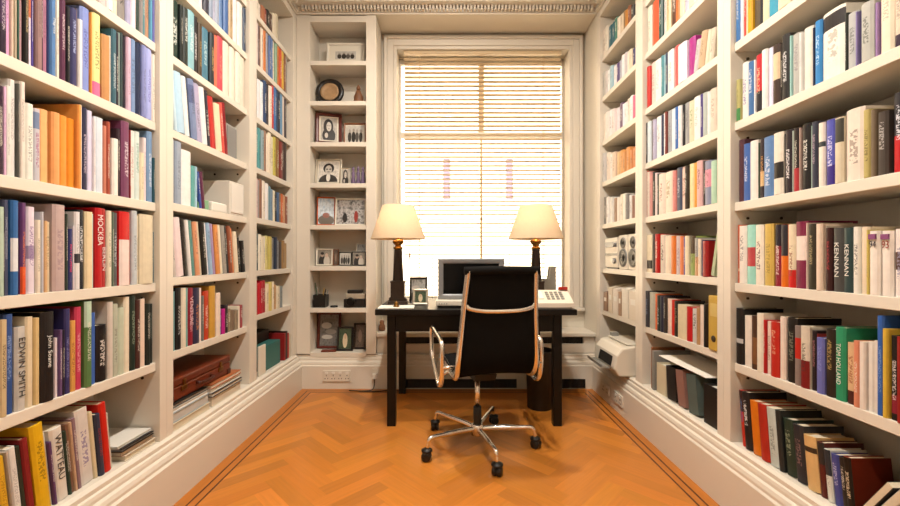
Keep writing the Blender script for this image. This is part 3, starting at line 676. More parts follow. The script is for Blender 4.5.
def book_matrix(B):
    side = B['side']; f = FL - SB - .002 if side == 'left' else FR + SB + .002
    LEV = LEVS[side, B['bay']]
    ph = math.radians(B['lean'])
    z0 = LEV[B['lev']] + .0006 + abs(math.sin(ph)) * B['t'] / 2
    jit = random.Random(B['seed']).uniform(-.002, .011) * (1 if side == 'right' else -1)
    yb = B['Y'] - math.tan(ph) * .13
    return Matrix.Translation((f + jit, yb, z0)) @ Matrix.Rotation(-ph, 4, 'X') @ (Matrix.Identity(4) if side == 'left' else Matrix.Rotation(math.pi, 4, 'Z'))

def paint(me, metas):
    for k in ('Base', 'Ink', 'Band', 'Par'): me.color_attributes.new(k, 'FLOAT_COLOR', 'CORNER')
    me.uv_layers.new(name='UVMap')
    base, ink, band, par, uvs = [], [], [], [], []
    for p, (B, spine, loc) in zip(me.polygons, metas):
        bc = (*hl(B['col']), 1); ic = (*hl(B['ink']), B['amt'] if spine else 0)
        bd = (*hl(B['band'][0]), 1) if B['band'] else (0, 0, 0, 1); v0, v1 = (B['band'][1], B['band'][2]) if B['band'] else (2, 2)
        pr = (v0, v1, B['seed'], B['h'] / B['t'])
        for vi in p.vertices:
            base += bc; ink += ic; band += bd; par += pr
            c = loc(vi)
            uvs += ((c[1] / B['t'] + .5) * (1 if True else 0), c[2] / B['h']) if spine else (-2, -2)
    for k, d in (('Base', base), ('Ink', ink), ('Band', band), ('Par', par)): me.color_attributes[k].data.foreach_set('color', d)
    me.uv_layers['UVMap'].data.foreach_set('uv', uvs)

def place_texts(o, B):
    t, h = B['t'], B['h']; tx = B['text']
    R = Matrix(((0, 0, 1, 0), (0, 1, 0, 0), (-1, 0, 0, 0), (0, 0, 0, 1)))     # x->-z, y->+y, normal +x
    def at(z, dy=0): return Matrix.Translation((.0012 + min(.004, t * .12), dy, z)) @ R
    if tx == 'EDWIN SMITH': lettering(o, tx, h * .7, t * .62, at(h * .52), '3c3834')
    elif tx == 'WATTEAU': lettering(o, tx, h * .62, t * .5, at(h * .6), '4a443c')
    elif tx == 'TOM HOLLAND': lettering(o, tx, h * .56, t * .42, at(h * .5), 'eef2e8')
    elif tx == 'KENNAN': lettering(o, tx, h * .56, t * .42, at(h * .5), 'ece8e0')
    elif tx == 'MOCKBA': lettering(o, tx, h * .38, t * .8, at(h * .72), 'f4e8e4')
    elif tx == 'BERLIN': lettering(o, tx, h * .38, t * .7, at(h * .36), 'f0dcd8')
    elif tx == 'John Soane': lettering(o, tx, h * .36, t * .4, at(h * .56), 'ece8e0')
    elif tx == 'Magritte': lettering(o, tx, h * .34, t * .6, at(h * .6), 'e4ecf4')
    elif tx == 'VENTURE': lettering(o, tx, h * .5, t * .6, at(h * .6), 'e8c4c8')
    elif tx in ('94', '93'):
        U = Matrix(((0, 0, 1, 0), (1, 0, 0, 0), (0, 1, 0, 0), (0, 0, 0, 1)))   # upright figures
        lettering(o, tx, t * .6, h * .12, Matrix.Translation((.0014 + min(.004, t * .12), 0, h * .79)) @ U, '2c2430' if tx == '94' else '9c3c2c')
        q = MB().box(.0008, .003, -t * .36, t * .3, h * .855, h * .9); q.box(.0008, .003, -t * .3, t * .3, h * .72, h * .735)
        MB().box(.0008, .0036 + min(.004, t * .12), -t * .36, t * .3, h * .87, h * .95).build('emblem', ink_mat('8c4c7c'), o)

BOOKS.sort(key=lambda B: -B['area'])
n_ind = 0; rest = []
GROUPN = {}
for B in BOOKS:
    if B['area'] < 2: continue
    if n_ind < 279:
        n_ind += 1
        vs, fs, sp, pv, pf = cover_geo(B['t'], B['h'], B['d'], B['paper'])
        me = bpy.data.meshes.new('book'); me.from_pydata(vs, [], fs); me.materials.append(M['book']); me.update()
        paint(me, [(B, s, (lambda vi, vs=vs: vs[vi])) for s in sp])
        o = bpy.data.objects.new('book', me); COL.objects.link(o)
        o.matrix_world = book_matrix(B)
        tag(o, book_label(B), 'book', f"books on the {shelf_phrase(B)} of the {B['side']} {BAYW[B['bay']]} bookcase")
        pg = MB().add(pv, pf).build('pages', M['pages'], o)
        if B['text']: place_texts(o, B)
    else: rest.append(B)
V, Fc, MI, metas, locs = [], [], [], [], []
for B in rest:
    vs, fs, sp, pv, pf = cover_geo(B['t'], B['h'], B['d'], B['paper']); W = book_matrix(B)
    o0 = len(V); V += [tuple(W @ Vector(v)) for v in vs]; locs += vs
    Fc += [tuple(i + o0 for i in f) for f in fs]; MI += [0] * len(fs); metas += [(B, s, locs.__getitem__) for s in sp]
    o1 = len(V); V += [tuple(W @ Vector(v)) for v in pv]; locs += pv
    Fc += [tuple(i + o1 for i in f) for f in pf]; MI += [1] * 6; metas += [(B, False, locs.__getitem__)] * 6
me = bpy.data.meshes.new('books'); me.from_pydata(V, [], Fc); me.materials.append(M['book']); me.materials.append(M['pages'])
me.polygons.foreach_set('material_index', MI); me.update(); paint(me, metas)
o = bpy.data.objects.new('books', me); COL.objects.link(o)
tag(o, 'the remaining small book spines filling the far and upper shelves', 'books', kind='stuff')
print('BOOKS individual', n_ind, 'rest', len(rest))
# ---------------------------------------------------------------- photographs
_pm = {}
def photo_material(name, bg, blobs, noise=.25, nscale=9, cols=None):
    """a printed photograph: soft tonal ground plus ellipses (cx, cz, rx, rz, colour)"""
    if name in _pm: return _pm[name]
    m = bpy.data.materials.new(name); m.use_nodes = True; nt = m.node_tree; N = nt.nodes; L = nt.links
    b = N['Principled BSDF']; b.inputs['Roughness'].default_value = .3
    tc = N.new('ShaderNodeTexCoord'); no = N.new('ShaderNodeTexNoise'); no.inputs['Scale'].default_value = nscale; no.inputs['Detail'].default_value = 4
    L.new(tc.outputs['Generated'], no.inputs['Vector'])
    cr = N.new('ShaderNodeValToRGB'); cr.color_ramp.interpolation = 'LINEAR'
    cs = cols or [tuple(c * (1 - noise) for c in hl(bg)), tuple(min(1, c * (1 + noise)) for c in hl(bg))]
    cs = [hl(c) if isinstance(c, str) else c for c in cs]
    while len(cr.color_ramp.elements) < len(cs): cr.color_ramp.elements.new(.5)
    for i, c in enumerate(cs): cr.color_ramp.elements[i].position = .3 + .4 * i / (len(cs) - 1); cr.color_ramp.elements[i].color = (*c, 1)
    L.new(no.outputs['Fac'], cr.inputs['Fac']); cur = cr.outputs['Color']
    for cx, cz, rx, rz, c in blobs:
        mp = N.new('ShaderNodeVectorMath'); mp.operation = 'SUBTRACT'; L.new(tc.outputs['Generated'], mp.inputs[0]); mp.inputs[1].default_value = (cx, 0, cz)
        mu = N.new('ShaderNodeVectorMath'); mu.operation = 'MULTIPLY'; L.new(mp.outputs[0], mu.inputs[0]); mu.inputs[1].default_value = (1 / rx, 0, 1 / rz)
        ln = N.new('ShaderNodeVectorMath'); ln.operation = 'LENGTH'; L.new(mu.outputs[0], ln.inputs[0])
        ad = N.new('ShaderNodeMath'); ad.operation = 'LESS_THAN'; L.new(ln.outputs['Value'], ad.inputs[0]); ad.inputs[1].default_value = 1
        mx = N.new('ShaderNodeMix'); mx.data_type = 'RGBA'; L.new(ad.outputs[0], mx.inputs['Factor']); L.new(cur, mx.inputs['A']); mx.inputs['B'].default_value = (*hl(c), 1)
        cur = mx.outputs['Result']
    L.new(cur, b.inputs['Base Color']); _pm[name] = m; return m
PORTRAIT = lambda hair, face, coat: [(.5, .05, .42, .36, coat), (.5, .62, .25, .28, hair), (.5, .57, .15, .2, face), (.44, .6, .03, .018, hair), (.56, .6, .03, .018, hair), (.5, .47, .06, .015, hair)]
photo_material('portrait_long_hair', 'b8b0a4', [(.5, .2, .4, .34, '2c2826'), (.47, .6, .3, .34, '2a2624'), (.5, .6, .15, .21, 'cfc6ba'), (.44, .64, .03, .018, '2c2826'), (.56, .64, .03, .018, '2c2826'), (.5, .5, .05, .014, '4c4440'), (.35, .2, .1, .12, 'c4bbb0')])
photo_material('portrait_smiling', 'd8d0c4', [(.5, .02, .46, .36, '3a3632'), (.5, .22, .1, .2, 'e4ddd0'), (.5, .68, .27, .25, '26221f'), (.5, .6, .17, .23, 'c8bfb2'), (.42, .64, .06, .03, '2c2826'), (.58, .64, .06, .03, '2c2826'), (.5, .5, .07, .02, '4a4440')])
photo_material('group_in_grey', 'c9c3b8', [(.2, .35, .1, .3, '3c3834'), (.2, .7, .06, .1, 'a89e92'), (.42, .35, .11, .32, '2c2a28'), (.42, .74, .06, .1, '9c9286'), (.62, .35, .1, .3, '55504a'), (.62, .7, .06, .1, 'a89e92'), (.83, .35, .1, .3, '2f2c2a'), (.83, .7, .06, .1, '9c9286')], .15)
photo_material('couple_photo', '8c8478', [(.35, .2, .25, .4, '2c2a2a'), (.35, .66, .12, .16, 'b49c88'), (.68, .2, .22, .4, 'c8beb0'), (.66, .62, .11, .15, 'c4ac98'), (.35, .76, .13, .1, '2c2420')])
photo_material('street_photo', '6c6c70', [(.3, .25, .08, .2, '2c2826'), (.7, .3, .07, .24, '943428')], .5, 7, ['2c2c30', '8c8884', 'c8c4c0', '4c3c34'])
photo_material('lake_photo', '9cb4c0', [(.5, .15, .5, .2, '5c5040'), (.5, .34, .22, .1, '8c4c34')], .3, 5, ['8cacc4', 'd4dce0', '7c8890'])
photo_material('abstract_print', '8c8c88', [(.35, .65, .28, .1, 'c8c4bc'), (.6, .45, .3, .08, 'a8a49c'), (.4, .28, .3, .07, 'ccc8c0'), (.5, .82, .35, .06, '7c7870')], .4, 6, ['4c4a4a', '8a8884', '6c6864'])
photo_material('figure_photo', '4c5448', [(.5, .4, .2, .36, 'd4c4a4'), (.52, .62, .1, .14, 'c8a888')], .5, 6, ['1c241c', '4c5c44', '2c3428'])
photo_material('dark_photo', '4c4038', [(.5, .5, .2, .3, '8c7464')], .5, 6, ['241c18', '6c5c50', '3c3028'])
photo_material('hill_photo', '9c9c98', [(.5, .2, .6, .3, '2c2c2c'), (.3, .6, .3, .12, 'c8c4bc')], .4, 5, ['5c5c5c', 'b4b4b0', '7c7c7c'])

def ring(w, h, b, d, y0=0.0, bev=.15):
    """one connected picture-frame border, x width, z height, front at y0, a little moulded"""
    m = MB(); secs = [(0, y0 + d), (0, y0 + .003), (b * .3, y0), (b * .75, y0 + .002), (b, y0 + .006), (b, y0 + d)]
    vs = []
    for o, y in secs:
        vs += [(-w / 2 + o, y, o), (w / 2 - o, y, o), (w / 2 - o, y, h - o), (-w / 2 + o, y, h - o)]
    n = len(secs); fs = []
    for i in range(n):
        j = (i + 1) % n
        for k in range(4): fs.append((i * 4 + k, i * 4 + (k + 1) % 4, j * 4 + (k + 1) % 4, j * 4 + k))
    return m.add(vs, fs)
def picture_frame(name, label, loc, w, h, border, fm, photo, mount=0.0, tilt=9, rz=0, group=None, stand=True, d=.016):
    root = thing(name, label, 'picture frame', loc, group=group)
    root.rotation_euler = (-math.radians(tilt), 0, math.radians(rz)); root.location.z += d * math.sin(math.radians(tilt)) + .001
    ring(w, h, border, d).build('frame', fm, root)
    iw, ih = w - 2 * border, h - 2 * border
    MB().box(-iw / 2 + .0005, iw / 2 - .0005, .010, d - .002, border + .0005, h - border - .0005).build('mount' if mount else 'backing', M['mat_board'] if mount else M['black_frame'], root)
    q = mount
    MB().box(-iw / 2 + q + .001, iw / 2 - q - .001, .0075, .0098, border + q + .001, h - border - q - .001).build('photo', _pm[photo], root)
    if stand:
        T = math.tan(math.radians(tilt))
        MB().prism([(d, h * .62), (d, h * .56), (d + h * .56 * T * 1.9 + .012, .014), (d + h * .56 * T * 1.9 + .018, .022)], 'x', -.018, .018).build('stand', M['black_frame'], root)
    return root
def bx_at(px, Y): return (px - VX) * Y / F
def bz(py, Y): return CH - (py - VY) * Y / F
def bf(name, label, pxa, pxb, ytop, lev, Y, border, fm, photo, **kw):
    x0, x1 = bx_at(pxa, Y), bx_at(pxb, Y)
    return picture_frame(name, label, ((x0 + x1) / 2, Y, LEVN[lev] + .002), x1 - x0, bz(ytop, Y) - LEVN[lev], border, fm, photo, **kw)
G = 'photo frames in the narrow bookcase beside the window'
bf('photo_frame', 'wide white frame with small black and white group photo on the highest shelf', 326, 364, 41.5, 7, 3.50, .018, M['white_frame'], 'group_in_grey', mount=.055, tilt=7, group=G)
bf('photo_frame', 'red-brown wooden frame with black and white portrait of long-haired person', 316, 341.5, 111.5, 5, 3.47, .028, M['red_wood'], 'portrait_long_hair', mount=.012, rz=14, group=G, d=.022)
bf('photo_frame', 'pale wooden frame with group photo beside the red-brown frame', 343, 366, 122.5, 5, 3.50, .014, M['mid_wood'], 'group_in_grey', mount=.008, tilt=6, group=G)
bf('photo_frame', 'silver frame with black and white portrait of smiling dark-haired person', 314, 341, 158, 4, 3.48, .018, M['silver_frame'], 'portrait_smiling', mount=.008, rz=-3, group=G)
bf('photo_frame', 'orange-edged frame with pale blue lake picture, two shelves above pencil pot', 317, 335, 196.5, 3, 3.48, .010, M['orange'], 'lake_photo', rz=14, group=G, d=.02)
bf('photo_frame', 'large white frame with street photo in red and grey', 334.5, 365.5, 198, 3, 3.47, .012, M['white_frame'], 'street_photo', tilt=7, group=G)
bf('photo_frame', 'small white frame with couple photo, leftmost of the row of snapshots', 315.5, 332, 249, 2, 3.48, .011, M['white_frame'], 'couple_photo', group=G, tilt=7)
bf('photo_frame', 'small narrow brown frame between white-framed snapshots', 332.5, 338, 249.5, 2, 3.49, .006, M['mid_wood'], 'dark_photo', group=G, tilt=7)
bf('photo_frame', 'small snapshot of two people second from right in snapshot row', 338.5, 351, 252.5, 2, 3.48, .006, M['black_frame'], 'group_in_grey', group=G, tilt=7)
bf('photo_frame', 'small dark snapshot at the right end of the snapshot row', 351.5, 365.5, 252, 2, 3.46, .006, M['black_frame'], 'couple_photo', group=G, tilt=7)
bf('photo_frame', 'pale snapshot standing behind the right end of the snapshot row', 355.5, 366, 243.5, 2, 3.53, .008, M['white_frame'], 'hill_photo', group=G, tilt=5)
bf('photo_frame', 'large reddish wooden frame with grey abstract print on the bottom shelf', 316.5, 340, 313, 0, 3.52, .022, M['red_wood'], 'abstract_print', group=G, tilt=7)
bf('photo_frame', 'black frame with pale figure photo on the bottom shelf', 336.5, 352.5, 327.5, 0, 3.43, .016, M['black_frame'], 'figure_photo', group=G, tilt=8)
bf('photo_frame', 'dark brown frame at the right end of the bottom shelf', 353, 366, 324, 0, 3.50, .016, M['bronze'], 'dark_photo', group=G, tilt=8)
bf('snapshot', 'small dark standing photo of long-haired person beside silver frame', 340.5, 349.5, 168, 4, 3.46, .004, M['white_frame'], 'portrait_long_hair', group=G, tilt=7)
# round plaque
def plaque():
    Y = 3.48; x0, x1 = bx_at(314.5, Y), bx_at(343, Y); R = (x1 - x0) / 2
    root = thing('round_plaque', 'round black-rimmed plaque with tan medallion on second highest shelf', 'plaque', ((x0 + x1) / 2, Y, LEVN[6] + .006)); root.rotation_euler = (-math.radians(9), 0, 0)
    M4 = Matrix.Translation((0, .02, R)) @ Matrix.Rotation(math.pi / 2, 4, 'X')
    MB().lathe([(R, -.0), (R, .012), (R * .92, .022), (R * .76, .024), (R * .66, .016), (R * .64, 0)], 36, M4=M4).build('rim', M['black_frame'], root)
    MB().lathe([(R * .66, .006), (R * .655, .018), (R * .5, .0195), (R * .48, .0175), (R * .2, .0185)], 36, M4=M4).build('medallion', mat('tan_medallion', 'b08c64', .5, noise=.4, nscale=30, bump=.4), root)
plaque()
def figurine(name, label, px, ytop, lev, Y, w, m, style):
    x = bx_at(px, Y); z = LEVN[lev] + .001; h = bz(ytop, Y) - z
    root = thing(name, label, 'figurine', (x, Y, z))
    if style == 'seated':
        MB().lathe([(w * .5, 0), (w * .52, h * .08), (w * .42, h * .2), (w * .45, h * .35), (w * .3, h * .55), (w * .2, h * .7)], 14).build('body', m, root)
        MB().lathe([(w * .06, h * .68), (w * .18, h * .74), (w * .2, h * .84), (w * .12, h * .95), (w * .03, h)], 12).build('head', m, root)
    else:
        for dx, s in ((-w * .32, .85), (w * .02, 1.0), (w * .34, .8)):
            MB().lathe([(w * .16, 0), (w * .17, h * .1), (w * .1, h * .45), (w * .13, h * .62), (w * .05, h * .72), (w * .09, h * .8), (w * .08, h * .9), (w * .02, h * s if s == 1 else h * .96)], 10, c=(dx, 0, 0)).build('figure', m, root)
        MB().box(-w * .5, w * .5, -.018, .018, 0, .008, .002).build('base', m, root)
figurine('figurine', 'small brown seated clay figurine beside the round plaque', 358.5, 85, 6, 3.46, .09, M['clay'], 'seated')
figurine('figurine', 'purple glazed figurine group at the end of the portrait shelf', 358, 166, 4, 3.46, .125, M['purple'], 'group')
# pencil pot, black disc, camera
def pencil_pot():
    Y = 3.46; x = bx_at(321, Y); z = LEVN[1] + .001
    root = thing('pencil_pot', 'square black pencil pot holding pens in the narrow bookcase', 'pencil pot', (x, Y, z))
    m = MB(); w, h, t = .05, .105, .004
    m.box(-w, w, -w, w, 0, t)
    vs = []
    for zz in (0, h):
        for q in (w, w - t):
            vs += [(-q, -q, zz), (q, -q, zz), (q, q, zz), (-q, q, zz)]
    fs = []
    for k in range(4):
        l = (k + 1) % 4
        fs += [(k, l, 8 + l, 8 + k), (4 + k, 12 + k, 12 + l, 4 + l), (8 + k, 8 + l, 12 + l, 12 + k), (k, 4 + k, 4 + l, l)]
    mm = MB().add(vs, fs); mm.build('pot', M['black_plastic'], root)
    MB().box(-w + t, w - t, -w + t, w - t, .0005, t).build('base', M['black_plastic'], root)
    cols = ['2c5c3c', '8c8880', 'c8a050', '24221f', 'a0a09c']
    for i, (dx, dy, lx, ln) in enumerate(((-.03, .01, -.2, .2), (-.02, -.02, -.1, .17), (.0, .02, .12, .155), (.02, -.01, .2, .15), (.03, .02, .25, .14))):
        d = Vector((lx, .05, 1)).normalized(); p0 = Vector((x + dx * .6, Y + dy, z + .006)); p1 = p0 + d * ln
        r = MB().tube([p0, p0 + d * .012, p1 - d * .02, p1], [.001, .004, .004, .003], n=8)
        tag(r.build('pen', ink_mat(cols[i])), ['green pen leaning farthest left in the black pot', 'grey pen standing near the left of the black pot', 'yellow pencil standing in the middle of the black pot', 'black pen standing right of middle in the black pot', 'silver pen leaning farthest right in the black pot'][i], 'pen', 'pens in the black pot')
pencil_pot()
Yc = 3.45
tag(MB().lathe([(.03, 0), (.032, .003), (.03, .012), (.02, .014)], 20).build('coaster', M['black_plastic'], None, (bx_at(334, Yc), Yc, LEVN[1])), 'small flat black disc beside the pencil pot', 'coaster')
def instant_camera():
    Y = 3.44; x0, x1 = bx_at(344.5, Y), bx_at(365.5, Y); c = (x0 + x1) / 2; w = (x1 - x0) / 2
    root = thing('instant_camera', 'old black folding camera with pale top plate on second shelf', 'camera', (c, Y, LEVN[1] + .001))
    MB().box(-w, w, -.03, .05, 0, .07, .004).build('body', M['black_plastic'], root)
    MB().box(-w * .88, w * .96, -.02, .045, .0702, .115, .005).build('top_plate', M['silver_frame'], root)
    MB().box(-w * .7, w * .7, -.015, .035, .1152, .145, .006).build('hood', M['black_plastic'], root)
    MB().lathe([(.035, 0), (.036, .02), (.03, .034), (.024, .03)], 20, M4=Matrix.Translation((-w * .3, -.03, .05)) @ Matrix.Rotation(math.pi / 2, 4, 'X')).build('lens', M['black_wood'], root)
instant_camera()
tag(MB().box(-.06, .06, -.03, .03, 0, .012, .002).build('notebook', M['leather'], None, (bx_at(329, 3.43), 3.43, LEVN[0] + .001), .1), 'small flat brown notebook lying before the abstract print', 'notebook')

# ---------------------------------------------------------------- desk
DZ = .751
def desk():
    root = thing('desk', 'black wooden desk with square legs in front of the window', 'desk', (.17, 2.94, 0))
    o = Vector(root.location)
    def P(mb, n): q = mb.build(n, M['black_wood'], root); q.location = -o; return q
    P(MB().box(-.458, .809, 2.565, 3.315, DZ - .036, DZ, .003), 'desktop')
    for x0, x1 in ((-.389, -.334), (.672, .727)):
        for y0 in (2.612, 3.232): P(MB().box(x0, x1, y0, y0 + .055, 0, DZ - .0365, .003), 'leg')
    for a in ((-.3335, .6715, 2.617, 2.640), (-.3335, .6715, 3.259, 3.282)): P(MB().box(a[0], a[1], a[2], a[3], .604, DZ - .0365, .002), 'apron')
    for a in ((-.384, -.361), (.699, .722)): P(MB().box(a[0], a[1], 2.6675, 3.2315, .604, DZ - .0365, .002), 'apron')
desk()

def table_lamp(px, label, bulb):
    Y = 2.83; x = bx_at(px, Y)
    root = thing('table_lamp', label, 'lamp', (x, Y, DZ + .0005), group='lit column lamps on the desk')
    b = MB(); b.box(-.066, .066, -.066, .066, 0, .03, .004); b.build('base', M['bronze'], root)
    MB().prism([(-.058, .0305), (.058, .0305), (.058, .05), (.047, .058), (.047, .15), (.05, .155), (.05, .165), (-.05, .165), (-.05, .155), (-.047, .15), (-.047, .058), (-.058, .05)], 'y', -.047, .047).build('plinth', M['bronze'], root)
    c = MB(); vs = []
    for z, w in ((.1655, .036), (.38, .026)):
        k = w * .4
        vs += [(-w, -k, z), (-k, -w, z), (k, -w, z), (w, -k, z), (w, k, z), (k, w, z), (-k, w, z), (-w, k, z)]
    c.add(vs, [(i, (i + 1) % 8, 8 + (i + 1) % 8, 8 + i) for i in range(8)] + [tuple(range(8))[::-1], tuple(range(8, 16))]); c.build('column', M['bronze'], root)
    MB().lathe([(.026, .3805), (.034, .386), (.034, .394), (.022, .40), (.02, .41), (.034, .42), (.04, .432), (.034, .444), (.016, .45), (.012, .458), (.016, .462), (.016, .49), (.004, .495)], 20).build('capital', M['brass'], root)
    MB().lathe([(.008, .496), (.012, .505), (.03, .55), (.03, .575), (.02, .598), (.004, .606)], 16).build('bulb', M['bulb'], root)
    z0, z1, r0, r1 = .452, .682, .188, .110
    s = MB(); s.lathe([(r0, z0), (r1, z1), (r1 - .003, z1), (r0 - .003, z0), (r0, z0)], 48, caps=False)
    sh = s.build('lamp_shade', M['shade'], root)
    h = MB()
    h.lathe([(.004, .607), (.004, z1 - .01), (.009, z1 - .006), (.009, z1 - .002)], 10)
    h.build('harp', M['brass'], root)
    sp = MB()
    ringp = [(r1 * .96 * math.cos(a), r1 * .96 * math.sin(a), z1 - .006) for a in [k * math.pi / 12 for k in range(24)]]
    sp.tube(ringp, .002, n=6, closed=True)
    for k in range(3):
        a = k * 2.094; sp.tube([(0, 0, z1 - .005), (r1 * .96 * math.cos(a), r1 * .96 * math.sin(a), z1 - .006)], .0022, n=6)
    sp.build('shade_ring', M['brass'], root)
    l = bpy.data.lights.new('lamp_light', 'POINT'); l.energy = bulb; l.color = (1, .74, .48); l.shadow_soft_size = .04
    lo = bpy.data.objects.new('lamp_light', l); COL.objects.link(lo); lo.location = (x, Y, DZ + .60)
table_lamp(398.3, 'lit column lamp with cream shade at the left end of the desk', 7)
table_lamp(535.8, 'lit column lamp with cream shade behind the telephone', 7)

# monitor
def monitor():
    Y = 2.70; x0, x1 = bx_at(438, Y), bx_at(504.5, Y); c = (x0 + x1) / 2; w = (x1 - x0) / 2
    root = thing('computer_monitor', 'grey computer monitor with dark screen behind the chair', 'monitor', (c, Y, DZ + .0005))
    zb, zt = bz(299.5, Y) - DZ, bz(258.3, Y) - DZ
    q = ring(2 * w, zt - zb, .035, .05); o = q.build('bezel', M['silver'], root, (0, 0, zb))
    e = .042
    MB().box(-w + .0355, w - .0355, .008, .045, zb + .0355, zt - .0355).build('screen', M['screen'], root)
    MB().prism([(-w * .9, .0505), (w * .9, .0505), (w * .6, .16), (-w * .6, .16)], 'z', zb + .01, zt - .02).build('rear_housing', M['silver'], root)
    MB().box(-w - .014, w + .014, -.055, .17, .012, zb - .001, .006).build('base_unit', M['white_plastic'], root)
    MB().box(-w, w, -.04, .16, 0, .0118).build('foot', M['black_plastic'], root)
    for k in range(4): MB().lathe([(.004, -.001), (.004, .003), (.002, .004)], 10, M4=Matrix.Translation((-w + .01 + k * .016, -.0555, zb - .022)) @ Matrix.Rotation(math.pi / 2, 4, 'X')).build('button', M['grey_plastic'], root)
    f = ring(2 * w + .075, zt - zb + .075, .0025, .006, y0=.02); f.build('clear_surround', M['grey_plastic'], root, (0, 0, zb - .035 + .036))
monitor()
picture_frame('photo_frame', 'black standing frame with dark landscape beside the left lamp', (bx_at(418.2, 2.86), 2.86, DZ + .001), .125, .185, .014, M['black_frame'], 'hill_photo', tilt=9)
picture_frame('photo_frame', 'small silver frame with pale portrait in front of black frame', (bx_at(420.3, 2.79), 2.79, DZ + .001), .106, .108, .016, M['silver_frame'], 'figure_photo', tilt=9)
def notepad():
    root = thing('notepad', 'white paper pad lying on the left front corner of desk', 'notepad', (-.335, 2.68, DZ + .0004), .04)
    MB().box(-.115, .115, -.08, .075, 0, .006, .001).build('paper', M['paper'], root)
notepad()
tag(MB().lathe([(.018, 0), (.022, .006), (.012, .012), (.015, .022), (.008, .03), (.003, .034)], 14).build('paperweight', M['brass'], None, (-.335, 2.66, DZ + .0066)), 'small brass paperweight standing on the white pad', 'paperweight')
def telephone():
    x0, x1 = .475, .79; c = (x0 + x1) / 2; w = (x1 - x0) / 2
    root = thing('telephone', 'white desk telephone and fax machine at right of desk', 'telephone', (c, 2.658, DZ + .0005))
    MB().prism([(-.085, .012), (.083, .012), (.083, .105), (.065, .11), (-.065, .05), (-.085, .038)], 'x', -w, w).build('body', M['white_plastic'], root)
    MB().box(-w + .01, w - .01, -.078, .078, 0, .0118).build('base', M['grey_plastic'], root)
    sl = math.atan2(.06, .13)
    T = Matrix.Translation((0, 0, .0815)) @ Matrix.Rotation(sl, 4, 'X')
    h = MB(); h.tube([T @ Vector(p) for p in smooth_path([(-.09, -.05, .014), (-.09, -.03, .03), (-.09, .025, .03), (-.09, .048, .014)], 4)], [.02] * 4 + [.014] * 5 + [.02] * 4, [.012] * 13, 10); h.build('handset', M['grey_plastic'], root)
    for r in range(4):
        for k in range(4):
            MB().box(.0 + k * .03, .02 + k * .03, -.055 + r * .026, -.039 + r * .026, .0, .006, .0015, M4=T).build('key', M['grey_plastic'], root)
    MB().box(-.05, -.02, -.05, .05, .0, .004, .001, M4=T).build('label_strip', M['paper'], root)
telephone()
def letter_stand():
    Y = 2.93; f = lambda px: bx_at(px, Y)
    x0, xm, x1 = f(536), f(549), f(556.5); z0, z1, z2 = DZ + .0005, bz(279, Y), bz(266.3, Y)
    root = thing('letter_stand', 'grey stepped letter stand behind the telephone', 'letter stand', ((x0 + x1) / 2, Y, z0))
    q = MB().prism([(x0, z0 + .006), (x1, z0 + .006), (x1 - .004, z2), (xm + .012, z2), (xm, z1), (x0, z1)], 'y', Y, Y + .012).build('front_panel', M['grey_plastic'], root); q.location = -Vector(root.location)
    q = MB().prism([(x0, z0 + .006), (x1, z0 + .006), (x1 - .004, z2), (xm + .012, z2), (xm, z1), (x0, z1)], 'y', Y + .06, Y + .072).build('back_panel', M['grey_plastic'], root); q.location = -Vector(root.location)
    q = MB().box(x0, x1, Y, Y + .072, z0, z0 + .0058).build('base', M['grey_plastic'], root); q.location = -Vector(root.location)
letter_stand()
tag(MB().box(-.028, .028, -.02, .02, 0, .02, .005).build('sharpener', M['red_plastic'], None, (bx_at(562.5, 2.73), 2.725, DZ + .111)), 'small red object lying on top of the telephone', 'sharpener')

# waste bin
def bin_():
    root = thing('waste_bin', 'tall round black waste bin under the right of desk', 'waste bin', (.66, 2.95, 0))
    MB().lathe([(.085, 0), (.088, .004), (.1, .40), (.102, .405), (.104, .41), (.101, .412), (.097, .405), (.086, .008), (.05, .006)], 32).build('body', M['black_plastic'], root)
    MB().tube([(.1 * math.cos(a), .1 * math.sin(a), .41) for a in [k * math.pi / 16 for k in range(32)]], .005, n=8, closed=True).build('rim', M['black_plastic'], root)
bin_()

